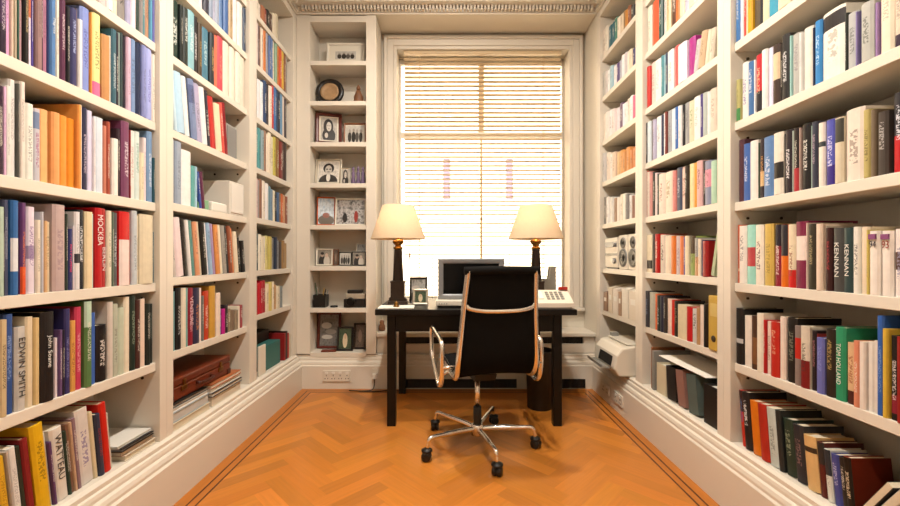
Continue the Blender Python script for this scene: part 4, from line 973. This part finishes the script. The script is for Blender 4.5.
# ---------------------------------------------------------------- chair
def chair():
    root = thing('office_chair', 'black mesh office chair with polished aluminium frame at desk', 'chair', (.168, 2.345, 0), math.radians(12))
    B = 0.195    # half width of the sling
    Bz = lambda z: B + .006 - max(0, z - .55) * .075 if z > .55 else B + .006
    side = [(.235, .455), (.20, .475), (.10, .468), (-.05, .452), (-.15, .45), (-.205, .475), (-.235, .54), (-.25, .65), (-.268, .80), (-.295, .95), (-.31, 1.015)]
    path = smooth_path([(0, y, z) for y, z in side], 6)
    for s in (-1, 1):
        MB().tube([(s * (B + .008), p[1], p[2]) for p in path], .009, .017, 12, up=(1, 0, 0)).build('side_frame', M['chrome'], root) if False else \
        MB().tube([(s * (Bz(p[2]) + .010), p[1], p[2]) for p in path], .021, .014, 12, up=(1, 0, 0)).build('side_frame', M['chrome'], root)
    # sling: back and seat, ribbed across
    def sling(i0, i1, nm):
        pts = path[i0:i1 + 1]; fine = []
        for a, b in zip(pts[:-1], pts[1:]):
            for q in range(3): fine.append(a.lerp(b, q / 3))
        fine.append(pts[-1])
        vs, fs = [], []; nx = 10; L = len(fine)
        for i, p in enumerate(fine):
            t = (fine[min(L - 1, i + 1)] - fine[max(0, i - 1)]).normalized(); nrm = Vector((0, -t.z, t.y))   # into the sitter's side or out
            rib = .0022 * (1 if i % 2 else -1)
            for j in range(nx + 1):
                u = -1 + 2 * j / nx; sag = .012 * (1 - u * u)
                vs.append((u * Bz(p.z), p.y - nrm.y * sag + nrm.y * rib, p.z - nrm.z * sag + nrm.z * rib))
        W = nx + 1
        for i in range(L - 1):
            for j in range(nx): fs.append((i * W + j, i * W + j + 1, (i + 1) * W + j + 1, (i + 1) * W + j))
        o = MB().add(vs, fs, 0, True).build(nm, M['black_fabric'], root)
        so = o.modifiers.new('thickness', 'SOLIDIFY'); so.thickness = .012; so.offset = 0
        return o
    k = 6 * 5
    sling(2, k - 1, 'seat'); sling(k - 1, len(path) - 2, 'backrest')
    MB().tube([(-B, .225, .464), (0, .232, .462), (B, .225, .464)], .016, n=12).build('front_roll', M['black_fabric'], root)
    MB().tube([(-B - .004, -.309, 1.012), (-B - .001, -.309, 1.012), (0, -.309, 1.015), (B + .001, -.309, 1.012), (B + .004, -.309, 1.012)], [.012, .021, .021, .021, .012], n=14).build('head_roll', M['black_fabric'], root)
    # stretchers across the back and under the seat
    MB().tube(smooth_path([(-B * .92, -.282, .838), (-B * .84, -.292, .822), (-B * .5, -.300, .81), (0, -.303, .807), (B * .5, -.300, .81), (B * .84, -.292, .822), (B * .92, -.282, .838)], 4), .006, .011, 10).build('back_stretcher', M['chrome'], root)
    MB().tube(smooth_path([(-B, .0, .448), (-B * .5, 0, .43), (0, 0, .424), (B * .5, 0, .43), (B, 0, .448)], 4), .02, .008, 10).build('seat_stretcher', M['chrome'], root)
    # armrests: closed loops
    for s in (-1, 1):
        L = [(.15, .665), (.03, .652), (-.10, .640), (-.145, .625), (-.158, .59), (-.155, .50), (-.135, .42), (-.09, .385), (-.03, .40), (.08, .455), (.15, .50), (.172, .56), (.174, .63)]
        pts = smooth_path([(s * .278, y, z) for y, z in L], 5, closed=True)
        MB().tube(pts, .0075, .013, 10, closed=True, up=(1, 0, 0)).build('armrest', M['chrome'], root)
        MB().tube([(s * (B + .012), -.15, .50), (s * .278, -.155, .50)], .009, n=10).build('arm_bolt', M['chrome'], root)
        MB().tube([(s * (B + .012), -.02, .452), (s * .278, -.02, .402)], .009, n=10).build('arm_bolt', M['chrome'], root)
    # mechanism, column, star base
    MB().prism([(-.075, .425), (.09, .425), (.06, .385), (-.05, .385)], 'x', -.075, .05).build('tilt_mechanism', M['black_plastic'], root)
    MB().lathe([(.0145, .215), (.0145, .386)], 18).build('gas_column', M['chrome'], root)
    MB().lathe([(.021, .125), (.023, .13), (.023, .225), (.018, .23)], 18).build('column_sleeve', M['black_plastic'], root)
    MB().lathe([(.02, .06), (.034, .066), (.036, .12), (.03, .128), (.024, .13)], 20).build('hub', M['chrome'], root)
    off = math.radians(-4.8 - 12)
    for k in range(5):
        a = off + k * 2 * math.pi / 5; d = Vector((math.cos(a), math.sin(a), 0)); q = lambda r, z: d * r + Vector((0, 0, z))
        lg = MB().tube(smooth_path([q(.025, .1), q(.1, .108), q(.2, .112), q(.285, .116), q(.312, .108), q(.322, .08), q(.324, .066)], 4), [.014] * 9 + [.0115] * 9 + [.009] * 7, [.016] * 9 + [.012] * 9 + [.009] * 7, 10).build('base_leg', M['chrome'], root)
        cs = MB(); e = a + .9; ax = Vector((math.cos(e), math.sin(e), 0)); cc = q(.33, .0262)
        Mx = Matrix.Translation(cc) @ ax.to_track_quat('Z', 'Y').to_matrix().to_4x4()
        cs.lathe([(.01, -.024), (.024, -.022), (.026, -.016), (.026, -.004), (.018, -.003), (.018, .003), (.026, .004), (.026, .016), (.024, .022), (.01, .024)], 18, M4=Mx)
        cs.build('caster', M['black_plastic'], lg)
        MB().lathe([(.012, .052), (.03, .05), (.03, .058), (.012, .066)], 14, c=tuple(q(.327, 0))).build('caster_hood', M['black_plastic'], lg)
    for o in root.children:
        if o.name.split('.')[0] not in ('gas_column', 'column_sleeve', 'hub', 'base_leg'): o.location.x += .042
chair()

# ---------------------------------------------------------------- blind
def blind():
    Y = 3.725; x0, x1 = bx_at(404, Y), bx_at(561, Y)
    root = thing('window_blind', 'wooden slatted blind hanging open in the tall window', 'blind', ((x0 + x1) / 2, Y, .66))
    o = -Vector(root.location)
    def P(mb, n, m): q = mb.build(n, m, root); q.location = o; return q
    P(MB().box(x0, x1, Y - .024, Y + .024, 2.915, 2.942, .003), 'headrail', M['slat'])
    s = MB(); z = .70; T = math.radians(13)
    while z < 2.905:
        dy, dz = .018 * math.cos(T), .018 * math.sin(T)
        s.add([(x0 + .004, Y - dy, z + dz), (x1 - .004, Y - dy, z + dz), (x1 - .004, Y + dy, z - dz), (x0 + .004, Y + dy, z - dz),
               (x0 + .004, Y - dy, z + dz + .0026), (x1 - .004, Y - dy, z + dz + .0026), (x1 - .004, Y + dy, z - dz + .0026), (x0 + .004, Y + dy, z - dz + .0026)],
              [(3, 2, 1, 0), (4, 5, 6, 7), (0, 1, 5, 4), (1, 2, 6, 5), (2, 3, 7, 6), (3, 0, 4, 7)])
        z += .0402
    P(s, 'slats', M['slat'])
    P(MB().box(x0 + .002, x1 - .002, Y - .022, Y + .022, .655, .675, .003), 'bottom_rail', M['slat'])
    for x in (x0 + .14, x1 - .16):
        for d in (-.021, .0195): P(MB().box(x - .0022, x + .0022, Y + d, Y + d + .0015, .675, 2.9), 'ladder_cord', M['tape'])
    c = P(MB().tube([(x0 + .055, Y - .03, 2.9), (x0 + .055, Y - .03, 1.12)], .0014, n=6), 'pull_cord', M['tape'])
    t = MB().lathe([(.003, 1.12), (.007, 1.112), (.009, 1.085), (.006, 1.07)], 10, c=(x0 + .055, Y - .03, 0)).build('tassel', M['mid_wood'], c)
blind()

# ---------------------------------------------------------------- things on the side shelves
def flat_book(label, side, xa, xb, d0, depth, z0, h, col, page='e2d3b6', rz=0, group=None, name='book', cat='book'):
    """a book lying flat: xa..xb along Y, its front edge d0 behind the shelf front"""
    f, s = (FL, -1) if side == 'left' else (FR, 1)
    L, D = xb - xa, depth
    root = bpy.data.objects.new(name, MB().prism([(-.003, 0), (D, 0), (D, h), (D - .002, h), (D - .002, h - .003), (-.003 + .003, h - .003), (0, .003), (D - .002, .003), (D - .002, .0028), (-.003, .0028)], 'y', -L / 2, L / 2).mesh(name, ink_mat(col))) if False else None
    m = MB(); t = min(.003, h * .2)
    # case: bottom board, back spine, top board as one C section
    sec = [(0, 0), (D, 0), (D, h), (0, h), (0, h - t), (D - .004, h - t), (D - .004, t), (0, t)]
    pts = [(s * a, z) for a, z in sec]
    o = m.prism(pts, 'y', -L / 2, L / 2).build(name, ink_mat(col))
    o.location = (f + s * d0, (xa + xb) / 2, z0); o.rotation_euler = (0, 0, rz)
    tag(o, label, cat, group)
    a, b = sorted((s * .004, s * (D - .0045)))
    MB().box(a, b, -L / 2 + .004, L / 2 - .004, t + .0002, h - t - .0002).build('pages', mat('pages_' + page, page, .8, noise=.1, nscale=120) if page not in _pg else _pg[page], o)
    return o
_pg = {}
for p_ in ('e2d3b6', 'f0eadc', 'c8c4bc', '9aa0a4', 'd8c8b0'): _pg[p_] = mat('pages_' + p_, p_, .8, noise=.1, nscale=120)
Z0 = LEV[0] + .0006
# left nearest bookcase, bottom shelf: large flat books at the far end
GS = 'books lying flat on the bottom shelves'
z = Z0
for lab, h, col, pg, d0, ya, yb in (('large cream flat book lowest of the pile beside the red book', .022, 'd8c8b0', 'e2d3b6', .012, 1.605, 1.775), ('pale flat book second in the pile beside the red book', .018, 'a08468', 'd8c8b0', .02, 1.595, 1.770), ('black flat book third in the pile beside the red book', .012, '1c1a18', '9aa0a4', .016, 1.593, 1.765), ('white flat folder topmost of the pile beside the red book', .01, 'e8e2d6', 'f0eadc', .03, 1.590, 1.770)):
    flat_book(lab, 'left', ya, yb, d0, .23, z, h, col, pg, group=GS); z += h + .0008
# left middle bookcase: two stacks that carry a suitcase
z = Z0
for lab, h, col, pg, d0 in (('cream flat book at the bottom of pile under suitcase left end', .034, 'dccdb0', 'e2d3b6', .008), ('pale blue-grey flat book in middle of pile under suitcase left end', .046, 'a8b0b0', 'c8c4bc', .014), ('thin white flat book in the pile under suitcase left end', .018, 'e0ded8', 'f0eadc', .018), ('black flat book on top of pile under suitcase left end', .016, '26231f', 'c8c4bc', .02)):
    flat_book(lab, 'left', 1.875, 2.17, d0, .2, z, h, col, pg, group=GS); z += h + .0008
zs1 = z; z = Z0
for lab, h, col, pg, d0 in (('thick cream box-like book at the bottom of pile under suitcase right end', .05, 'd8cab0', 'd8c8b0', .01), ('black flat book in the pile under suitcase right end', .02, '2c2622', 'f0eadc', .006), ('white flat book in the pile under suitcase right end', .022, 'ece6da', 'f0eadc', .016), ('orange-brown flat book on top of pile under suitcase right end', .022, 'b4683c', 'f0eadc', .012)):
    flat_book(lab, 'left', 2.19, 2.5, d0, .2, z, h, col, pg, group=GS); z += h + .0008
zs2 = max(zs1, z)
def suitcase():
    ya, yb = 1.885, 2.42; zb = zs2 + .001; h = .108
    root = thing('suitcase', 'old brown leather suitcase with brass clasps on stacked books', 'suitcase', (FL - .16, (ya + yb) / 2, zb))
    L = yb - ya
    MB().box(-.125, .125, -L / 2, L / 2, 0, h * .62, .008).build('body', M['leather'], root)
    MB().box(-.126, .126, -L / 2 - .001, L / 2 + .001, h * .625, h, .008).build('lid', M['leather'], root)
    for y in (-L * .30, L * .30):
        cl = MB().box(.1255, .131, y - .022, y + .022, h * .36, h * .58, .002).build('clasp', M['brass'], root)
        MB().box(.1265, .132, y - .01, y + .01, h * .585, h * .85, .002).build('hasp', M['brass'], cl)
    hd = smooth_path([(.128, -.06, h * .42), (.146, -.055, h * .38), (.150, 0, h * .36), (.146, .055, h * .38), (.128, .06, h * .42)], 4)
    MB().tube(hd, .007, .009, 8).build('handle', M['leather_edge'], root)
    for sy in (-1, 1):
        MB().box(.108, .1285, sy * (L / 2 - .018) - .02, sy * (L / 2 - .018) + .0195, -.0004, h * .3, .004).build('corner_cap', M['leather_edge'], root)
suitcase()
# left middle bookcase, objects
def box_file(label, side, ya, yb, lev, h, d0, depth, body, face, cat='box file', name='box_file'):
    f, s = (FL, -1) if side == 'left' else (FR, 1)
    root = thing(name, label, cat, (f + s * d0, (ya + yb) / 2, LEVS[side, 'middle' if ya < 2.6 else 'far'][lev] + .0005)); L = yb - ya
    a, b = sorted((0, s * depth)); MB().box(a, b, -L / 2, L / 2, 0, h, .003).build('box', ink_mat(body), root)
    c, d = sorted((-s * .004, -s * .0002)); MB().box(c, d, -L / 2 + .012, L / 2 - .012, .012, h - .012, .001).build('front_label', ink_mat(face), root)
    return root
box_file('white box file with dark left edge on fourth shelf of middle left bookcase', 'left', 2.385, 2.55, 3, .195, .02, .2, 'e6ded0', 'efe8dc')
tag(MB().box(-.02, .0, -.045, .045, 0, .05, .003).build('small_box', M['green_card'], None, (FL - .03, 2.15, LEVS['left', 'middle'][3] + .0005)), 'small pale green box lying beside the white box file', 'box')
tag(MB().box(-.06, .0, -.075, .075, 0, .052, .008).build('small_box', M['paper'], None, (FL - .024, 2.29, LEVS['left', 'middle'][3] + .0005)), 'low white box in front of the white box file', 'box')
box_file('grey box file with white spine beside the leaning red books', 'left', 2.40, 2.525, 4, .20, .05, .18, 'a4a29c', '8c8a86')
# left farthest bookcase, bottom shelf
box_file('black box with glossy lid at back of far left bottom shelf', 'left', 2.70, 3.16, 0, .25, .13, .14, '1f1b18', '2c2622', 'box', 'storage_box')
tag(MB().box(-.09, 0, -.135, .135, 0, .175, .004).build('storage_box', M['teal'], None, (FL - .03, 2.995, LEV[0] + .0005)), 'teal box on the bottom shelf of the farthest left bookcase', 'box')
tag(MB().box(-.012, 0, -.05, .05, 0, .20, .002).build('card_panel', M['mat_board'], None, (FL - .012, 2.79, LEV[0] + .0005)), 'cream card panel standing in front of the teal box', 'card')
for i, (yy, c, hh, lab) in enumerate(((3.185, '8c1c1c', .21, 'dark red book upright beside the teal box'), (3.218, '1f1a18', .22, 'black book upright between red books near the corner'), (3.25, 'b0241c', .20, 'bright red book upright nearest the corner by the teal box'), (3.283, 'd8ccb0', .19, 'cream book upright at the corner end by the teal box'))):
    o_ = MB().box(-.15, 0, -.0145, .0145, 0, hh, .002).build('book', ink_mat(c), None, (FL - .015, yy, LEV[0] + .0005)); tag(o_, lab, 'book')
tag(MB().lathe([(.03, 0), (.034, .004), (.02, .012), (.008, .02), (.008, .05), (.03, .06), (.042, .085), (.038, .11), (.034, .112)], 18).build('glass_goblet', M['screen'], None, (FL - .19, 2.82, LEV[0] + .2515)), 'dark glass goblet standing on the black box', 'goblet')
# right middle bookcase, bottom shelf: file holders under flat sheets
def magazine_file(label, ya, yb, h, col, lean, d0=.02, d=.24, name='magazine_file', text=None):
    L = yb - ya; ph = math.radians(lean)
    root = thing(name, label, 'magazine file', (FR + d0, (ya + yb) / 2, LEV[0] + .0008 + abs(math.sin(ph)) * L / 2)); root.rotation_euler = (-ph, 0, 0)
    m = MB(); t = .003
    m.prism([(-L / 2, 0), (L / 2, 0), (L / 2, h), (L / 2 - t, h), (L / 2 - t, t), (-L / 2 + t, t), (-L / 2 + t, h), (-L / 2, h)], 'x', 0.0005, d) if False else None
    vs = []
    for z, q in ((0, 0), (h, 0), (h, t), (t, t)):
        vs += [(0 + q, -L / 2 + q, z), (d - q, -L / 2 + q, z), (d - q, L / 2 - q, z), (0 + q, L / 2 - q, z)]
    fs = [(3, 2, 1, 0), (12, 13, 14, 15)]
    for i in range(3):
        for k in range(4): fs.append((i * 4 + k, i * 4 + (k + 1) % 4, i * 4 + 4 + (k + 1) % 4, i * 4 + 4 + k))
    MB().add(vs, fs).build('case', ink_mat(col), root)
    MB().box(t + .002, d - t - .002, -L / 2 + t + .001, L / 2 - t - .001, t + .001, h * .92).build('papers', _pg['f0eadc'], root)
    if text:
        lettering(root, text, h * .5, L * .3, Matrix.Translation((-.0012, 0, h * .55)) @ Matrix(((0, 0, -1, 0), (0, -1, 0, 0), (-1, 0, 0, 0), (0, 0, 0, 1))), 'd8d0c4')
    return root
tag(MB().box(0, .2, -.008, .008, 0, .25, .001).build('picture_board', M['mid_wood'], None, (FR + .02, 2.505, LEV[0] + .0008)), 'brown board upright at far end behind the magazine files', 'board')
tag(MB().box(0, .22, -.012, .012, 0, .235, .001).build('picture_board', M['grey_card'], None, (FR + .012, 2.475, LEV[0] + .0008)), 'grey board upright beside the brown board', 'board')
magazine_file('cream magazine file at the far end of the file row', 2.345, 2.445, .175, 'd8ccac', 0)
magazine_file('black magazine file with pale lettering between cream and brown files', 2.235, 2.325, .185, '1c1816', 5)
magazine_file('brown-pink magazine file leaning against the grey-green one', 2.145, 2.215, .19, '946c60', 9)
magazine_file('grey-green magazine file leaning beside the brown one', 2.035, 2.115, .195, '55625c', 9)
magazine_file('large black magazine file nearest the upright', 1.885, 1.995, .19, '15120f', 0)
sh_ = MB().box(0, .23, -.2, .2, 0, .004, .001).build('paper_sheet', M['paper'], None, (FR + .01, 2.18, LEV[0] + .222)); sh_.rotation_euler = (math.radians(2), 0, .06)
tag(sh_, 'large white sheet lying across the tops of the magazine files', 'paper')
# right middle bookcase, second shelf: yellow binder
def binder():
    ya, yb = 1.872, 1.948; h = .255; L = yb - ya
    root = thing('ring_binder', 'yellow ring binder with finger hole at the near end of shelf', 'binder', (FR + .012, (ya + yb) / 2, LEVS['right', 'middle'][1] + .0006))
    MB().box(0, .25, -L / 2, L / 2, 0, h, .003).build('cover', ink_mat('c8a444'), root)
    M4 = Matrix.Translation((-.0008, 0, .055)) @ Matrix.Rotation(math.pi / 2, 4, 'Y')
    MB().lathe([(.008, -.001), (.015, -.001), (.016, .0015), (.008, .0015)], 20, M4=M4).build('finger_hole', M['hole'], root)
    MB().box(-.0012, 0, -L * .32, L * .32, .16, .22).build('spine_label', ink_mat('d8bc6c'), root)
binder()
row_lean = ('pale green book leaning on the dark red album, third shelf', )
o_ = MB().box(0, .16, -.011, .011, 0, .205, .002).build('book', ink_mat('b0bc98'), None, (FR + .02, 1.932, LEVS['right', 'middle'][2] + .006)); o_.rotation_euler = (math.radians(12), 0, 0)
tag(o_, 'pale green book leaning at the near end of third shelf, right middle bookcase', 'book')
# right farthest bookcase: hi-fi, speakers, magazine files, printer
def hifi():
    z = LEVS['right', 'far'][2] + .0006
    root = thing('stereo', 'white and silver stereo unit between books and speakers', 'stereo', (FR + .02, 3.13, z))
    MB().box(0, .2, -.12, .12, .01, .235, .006).build('body', M['white_plastic'], root)
    MB().box(-.003, -.0002, -.11, .11, .165, .205, .001).build('display', M['silver'], root)
    MB().box(-.003, -.0002, -.11, .11, .10, .118, .001).build('tray', M['grey_plastic'], root)
    for zz, r in ((.18, .014), (.06, .02)):
        MB().lathe([(r, 0), (r, .012), (r * .8, .015)], 18, M4=Matrix.Translation((-.003, -.075, zz)) @ Matrix.Rotation(-math.pi / 2, 4, 'Y')).build('knob', M['silver'], root)
    MB().box(.01, .19, -.1, .1, 0, .0098).build('foot', M['black_plastic'], root)
    for ya, yb, lab in ((2.845, 2.985, 'white loudspeaker with two black cones beside the stereo'), (2.69, 2.83, 'white loudspeaker with two black cones nearest the middle bookcase')):
        c = (ya + yb) / 2; r2 = thing('loudspeaker', lab, 'loudspeaker', (FR + .02, c, z), group='pair of stereo loudspeakers'); w = (yb - ya) / 2
        MB().box(0, .19, -w, w, 0, .245, .005).build('cabinet', M['white_plastic'], r2)
        for zz, r in ((.085, .058), (.19, .036)):
            R4 = Matrix.Translation((-.0005, 0, zz)) @ Matrix.Rotation(-math.pi / 2, 4, 'Y')
            cn = MB().lathe([(r, 0), (r, .005), (r * .86, .006), (r * .6, .001), (r * .3, .0006), (r * .28, .006), (r * .1, .009)], 24, M4=R4).build('cone', M['black_plastic'], r2)
            MB().lathe([(r * 1.01, 0), (r * 1.14, 0), (r * 1.13, .004), (r * 1.02, .0055)], 24, M4=R4, caps=False).build('cone_ring', M['silver'], cn)
hifi()
zz_ = LEVS['right', 'far'][1]
for ya, yb, h, col, lab in ((3.2, 3.27, .17, '8c6c54', 'brown pamphlet box farthest along the shelf below the stereo'), (3.1, 3.17, .22, 'e0d0b8', 'cream pamphlet box second along the shelf below the stereo'), (3.0, 3.08, .215, 'e8dccc', 'pale pamphlet box third along the shelf below the stereo'), (2.94, 2.985, .2, 'a88468', 'thin brown pamphlet box below the stereo'), (2.83, 2.925, .23, 'ece4d4', 'white pamphlet box below the loudspeakers'), (2.69, 2.81, .225, 'e4d8c4', 'wide white pamphlet box nearest the middle bookcase')):
    r_ = thing('pamphlet_box', lab, 'pamphlet box', (FR + .015, (ya + yb) / 2, zz_ + .0006), group='pamphlet boxes below the stereo'); L = yb - ya
    MB().prism([(0, 0), (.2, 0), (.2, h), (.12, h), (0, h * .86)], 'y', -L / 2, L / 2).build('box', ink_mat(col), r_)
    MB().box(-.001, 0, -L * .3, L * .3, h * .45, h * .62).build('spine_label', M['paper'], r_)
def printer():
    ya, yb = 2.735, 3.12; L = yb - ya; z = LEV[0] + .0006
    root = thing('printer', 'beige inkjet printer jutting out of the far right bottom shelf', 'printer', (FR, (ya + yb) / 2, z))
    prof = [(.25, .0), (.25, .185), (.02, .203), (-.06, .19), (-.10, .14), (-.115, .05), (-.085, .0)]
    MB().prism(prof, 'y', -L / 2, L / 2).build('body', M['white_plastic'], root)
    bo = root.children[0]; bv = bo.modifiers.new('soft', 'BEVEL'); bv.width = .012; bv.segments = 3
    MB().box(-.02, .20, -L / 2 + .03, L / 2 - .03, .204, .212, .003).build('lid', M['white_plastic'], root)
    MB().prism([(-.1155, .058), (-.1005, .125), (-.104, .127), (-.119, .06)], 'y', -L / 2 + .06, L / 2 - .1).build('paper_slot', M['dark_vent'], root)
    MB().prism([(-.10, .03), (-.17, .04), (-.172, .06), (-.165, .061), (-.16, .05), (-.10, .042)], 'y', -L / 2 + .09, L / 2 - .02).build('paper_tray', M['grey_plastic'], root)
    MB().box(.0, .05, L / 2 - .06, L / 2 - .02, .205, .24, .003).build('control_panel', M['grey_plastic'], root)
printer()

# ---------------------------------------------------------------- sockets and cables
def socket(label, loc, n, axis, w=.07, h=.075):
    """n-gang socket plate. axis 'y': on a wall facing -Y; 'x': on the right baseboard facing -X"""
    root = thing('wall_socket', label, 'socket', loc)
    if axis == 'x': root.rotation_euler = (0, 0, -math.pi / 2)
    W = n * w / 2
    MB().box(-W, W, -.009, 0, -h / 2, h / 2, .002).build('plate', M['white_plastic'], root)
    for k in range(n):
        c = -W + (k + .5) * w
        MB().box(c - .012, c + .012, -.0125, -.0092, h * .18, h * .38, .001).build('switch', M['paper'], root)
        for dx, dz in ((0, .004), (-.011, -.02), (.011, -.02)):
            MB().box(c + dx - .003, c + dx + .003, -.0096, -.0091, dz - .004, dz + .004).build('pin_hole', M['dark_vent'], root)
socket('wide four-gang socket plate on baseboard under the narrow bookcase', (bx_at(337, 3.355), 3.3545, .108), 4, 'y', .056, .09)
socket('white double socket on the right baseboard below the printer, farther one', (FR - .0445, 3.06, .10), 2, 'x')
socket('white double socket on the right baseboard below the printer, nearer one', (FR - .0445, 2.83, .10), 2, 'x')
def adapter():
    root = thing('plug', 'white plug with flex in the baseboard left of the desk', 'plug', (bx_at(375, 3.355), 3.3545, .12))
    MB().box(-.022, .022, -.006, 0, -.045, .045, .002).build('plate', M['white_plastic'], root)
    MB().box(-.016, .016, -.04, -.0062, -.03, .012, .004).build('plug_body', M['white_plastic'], root)
    p = Vector(root.location)
    pts = smooth_path([(0, -.03, -.031), (0, -.032, -.08), (-.02, -.04, -.1145), (-.1, -.06, -.1155), (-.2, -.05, -.1155), (-.02, -.08, -.1155), (.12, -.05, -.1155), (.2, -.06, -.1155)], 5)
    MB().tube(pts, .004, n=8).build('flex', M['cable'], root)
adapter()
tag(MB().lathe([(.02, 0), (.03, .01), (.028, .04), (.018, .06), (.02, .075), (.012, .09)], 16).build('ornament', M['clay'], None, (bx_at(382, 3.5), 3.5, .4512)), 'small brown ornament on the ledge beside the desk', 'ornament')

# right nearest bookcase, bottom shelf: three books slumped at the near end
for i, (yy, ang, t, L, c, lab) in enumerate(((1.245, -32, .022, .185, '1d1b19', 'black book slumped at a slant, farthest of three at near end of bottom shelf'), (1.212, -33, .024, .185, 'c8c0b0', 'grey-white book slumped at a slant between two dark ones'), (1.176, -34, .03, .18, '26242c', 'dark book slumped at a slant nearest the camera on bottom shelf'))):
    a = math.radians(ang)
    o_ = MB().box(0, .19, -t / 2, t / 2, 0, L, .002).build('book', ink_mat(c), None, (FR + .012, yy, LEV[0] + .001 + abs(math.sin(a)) * t / 2)); o_.rotation_euler = (-a, 0, 0)
    tag(o_, lab, 'book', 'books slumped on the bottom shelf')
    MB().box(-.0005, .188, -t / 2 + .003, t / 2 - .003, .002, L + .0004).build('pages', M['pages'], o_)
# ---------------------------------------------------------------- light
w = bpy.data.worlds.new('sky'); S.world = w; w.use_nodes = True
bg = w.node_tree.nodes['Background']; bg.inputs[0].default_value = (1, .96, .90, 1); bg.inputs[1].default_value = 6.8
def downlight(x, y, e, lab):
    root = thing('downlight', lab, 'ceiling light', (x, y, CEIL))
    MB().lathe([(.055, -.002), (.075, -.012), (.085, -.006), (.085, 0)], 28, caps=False).build('ring', M['white_plastic'], root)
    MB().lathe([(.001, -.003), (.054, -.003), (.056, -.001)], 28, caps=False).build('lens', M['downlight_lens'], root)
    l = bpy.data.lights.new('downlight_lamp', 'AREA'); l.shape = 'DISK'; l.size = .11; l.energy = e; l.color = (1, .93, .85)
    lo = bpy.data.objects.new('downlight_lamp', l); COL.objects.link(lo); lo.location = (x, y, CEIL - .02)
for y, e, nm in ((-.9, 10, 'behind the camera'), (.5, 22, 'just ahead of the camera'), (1.35, 30, 'over the middle of the floor'), (2.1, 33, 'over the desk')):
    downlight(0, y, e, f'round recessed ceiling light {nm}')
# the sky light enters through the window
l = bpy.data.lights.new('window_portal', 'AREA'); l.shape = 'RECTANGLE'; l.size = 1.54; l.size_y = 2.3; l.cycles.is_portal = True
lo = bpy.data.objects.new('window_portal', l); COL.objects.link(lo); lo.location = (.315, 3.96, 1.786); lo.rotation_euler = (-math.pi / 2, 0, 0)
su = bpy.data.lights.new('sun', 'SUN'); su.energy = 4; su.angle = .01; su.color = (1, .93, .82)
so = bpy.data.objects.new('sun', su); COL.objects.link(so); so.rotation_euler = (math.radians(50), 0, math.radians(25))
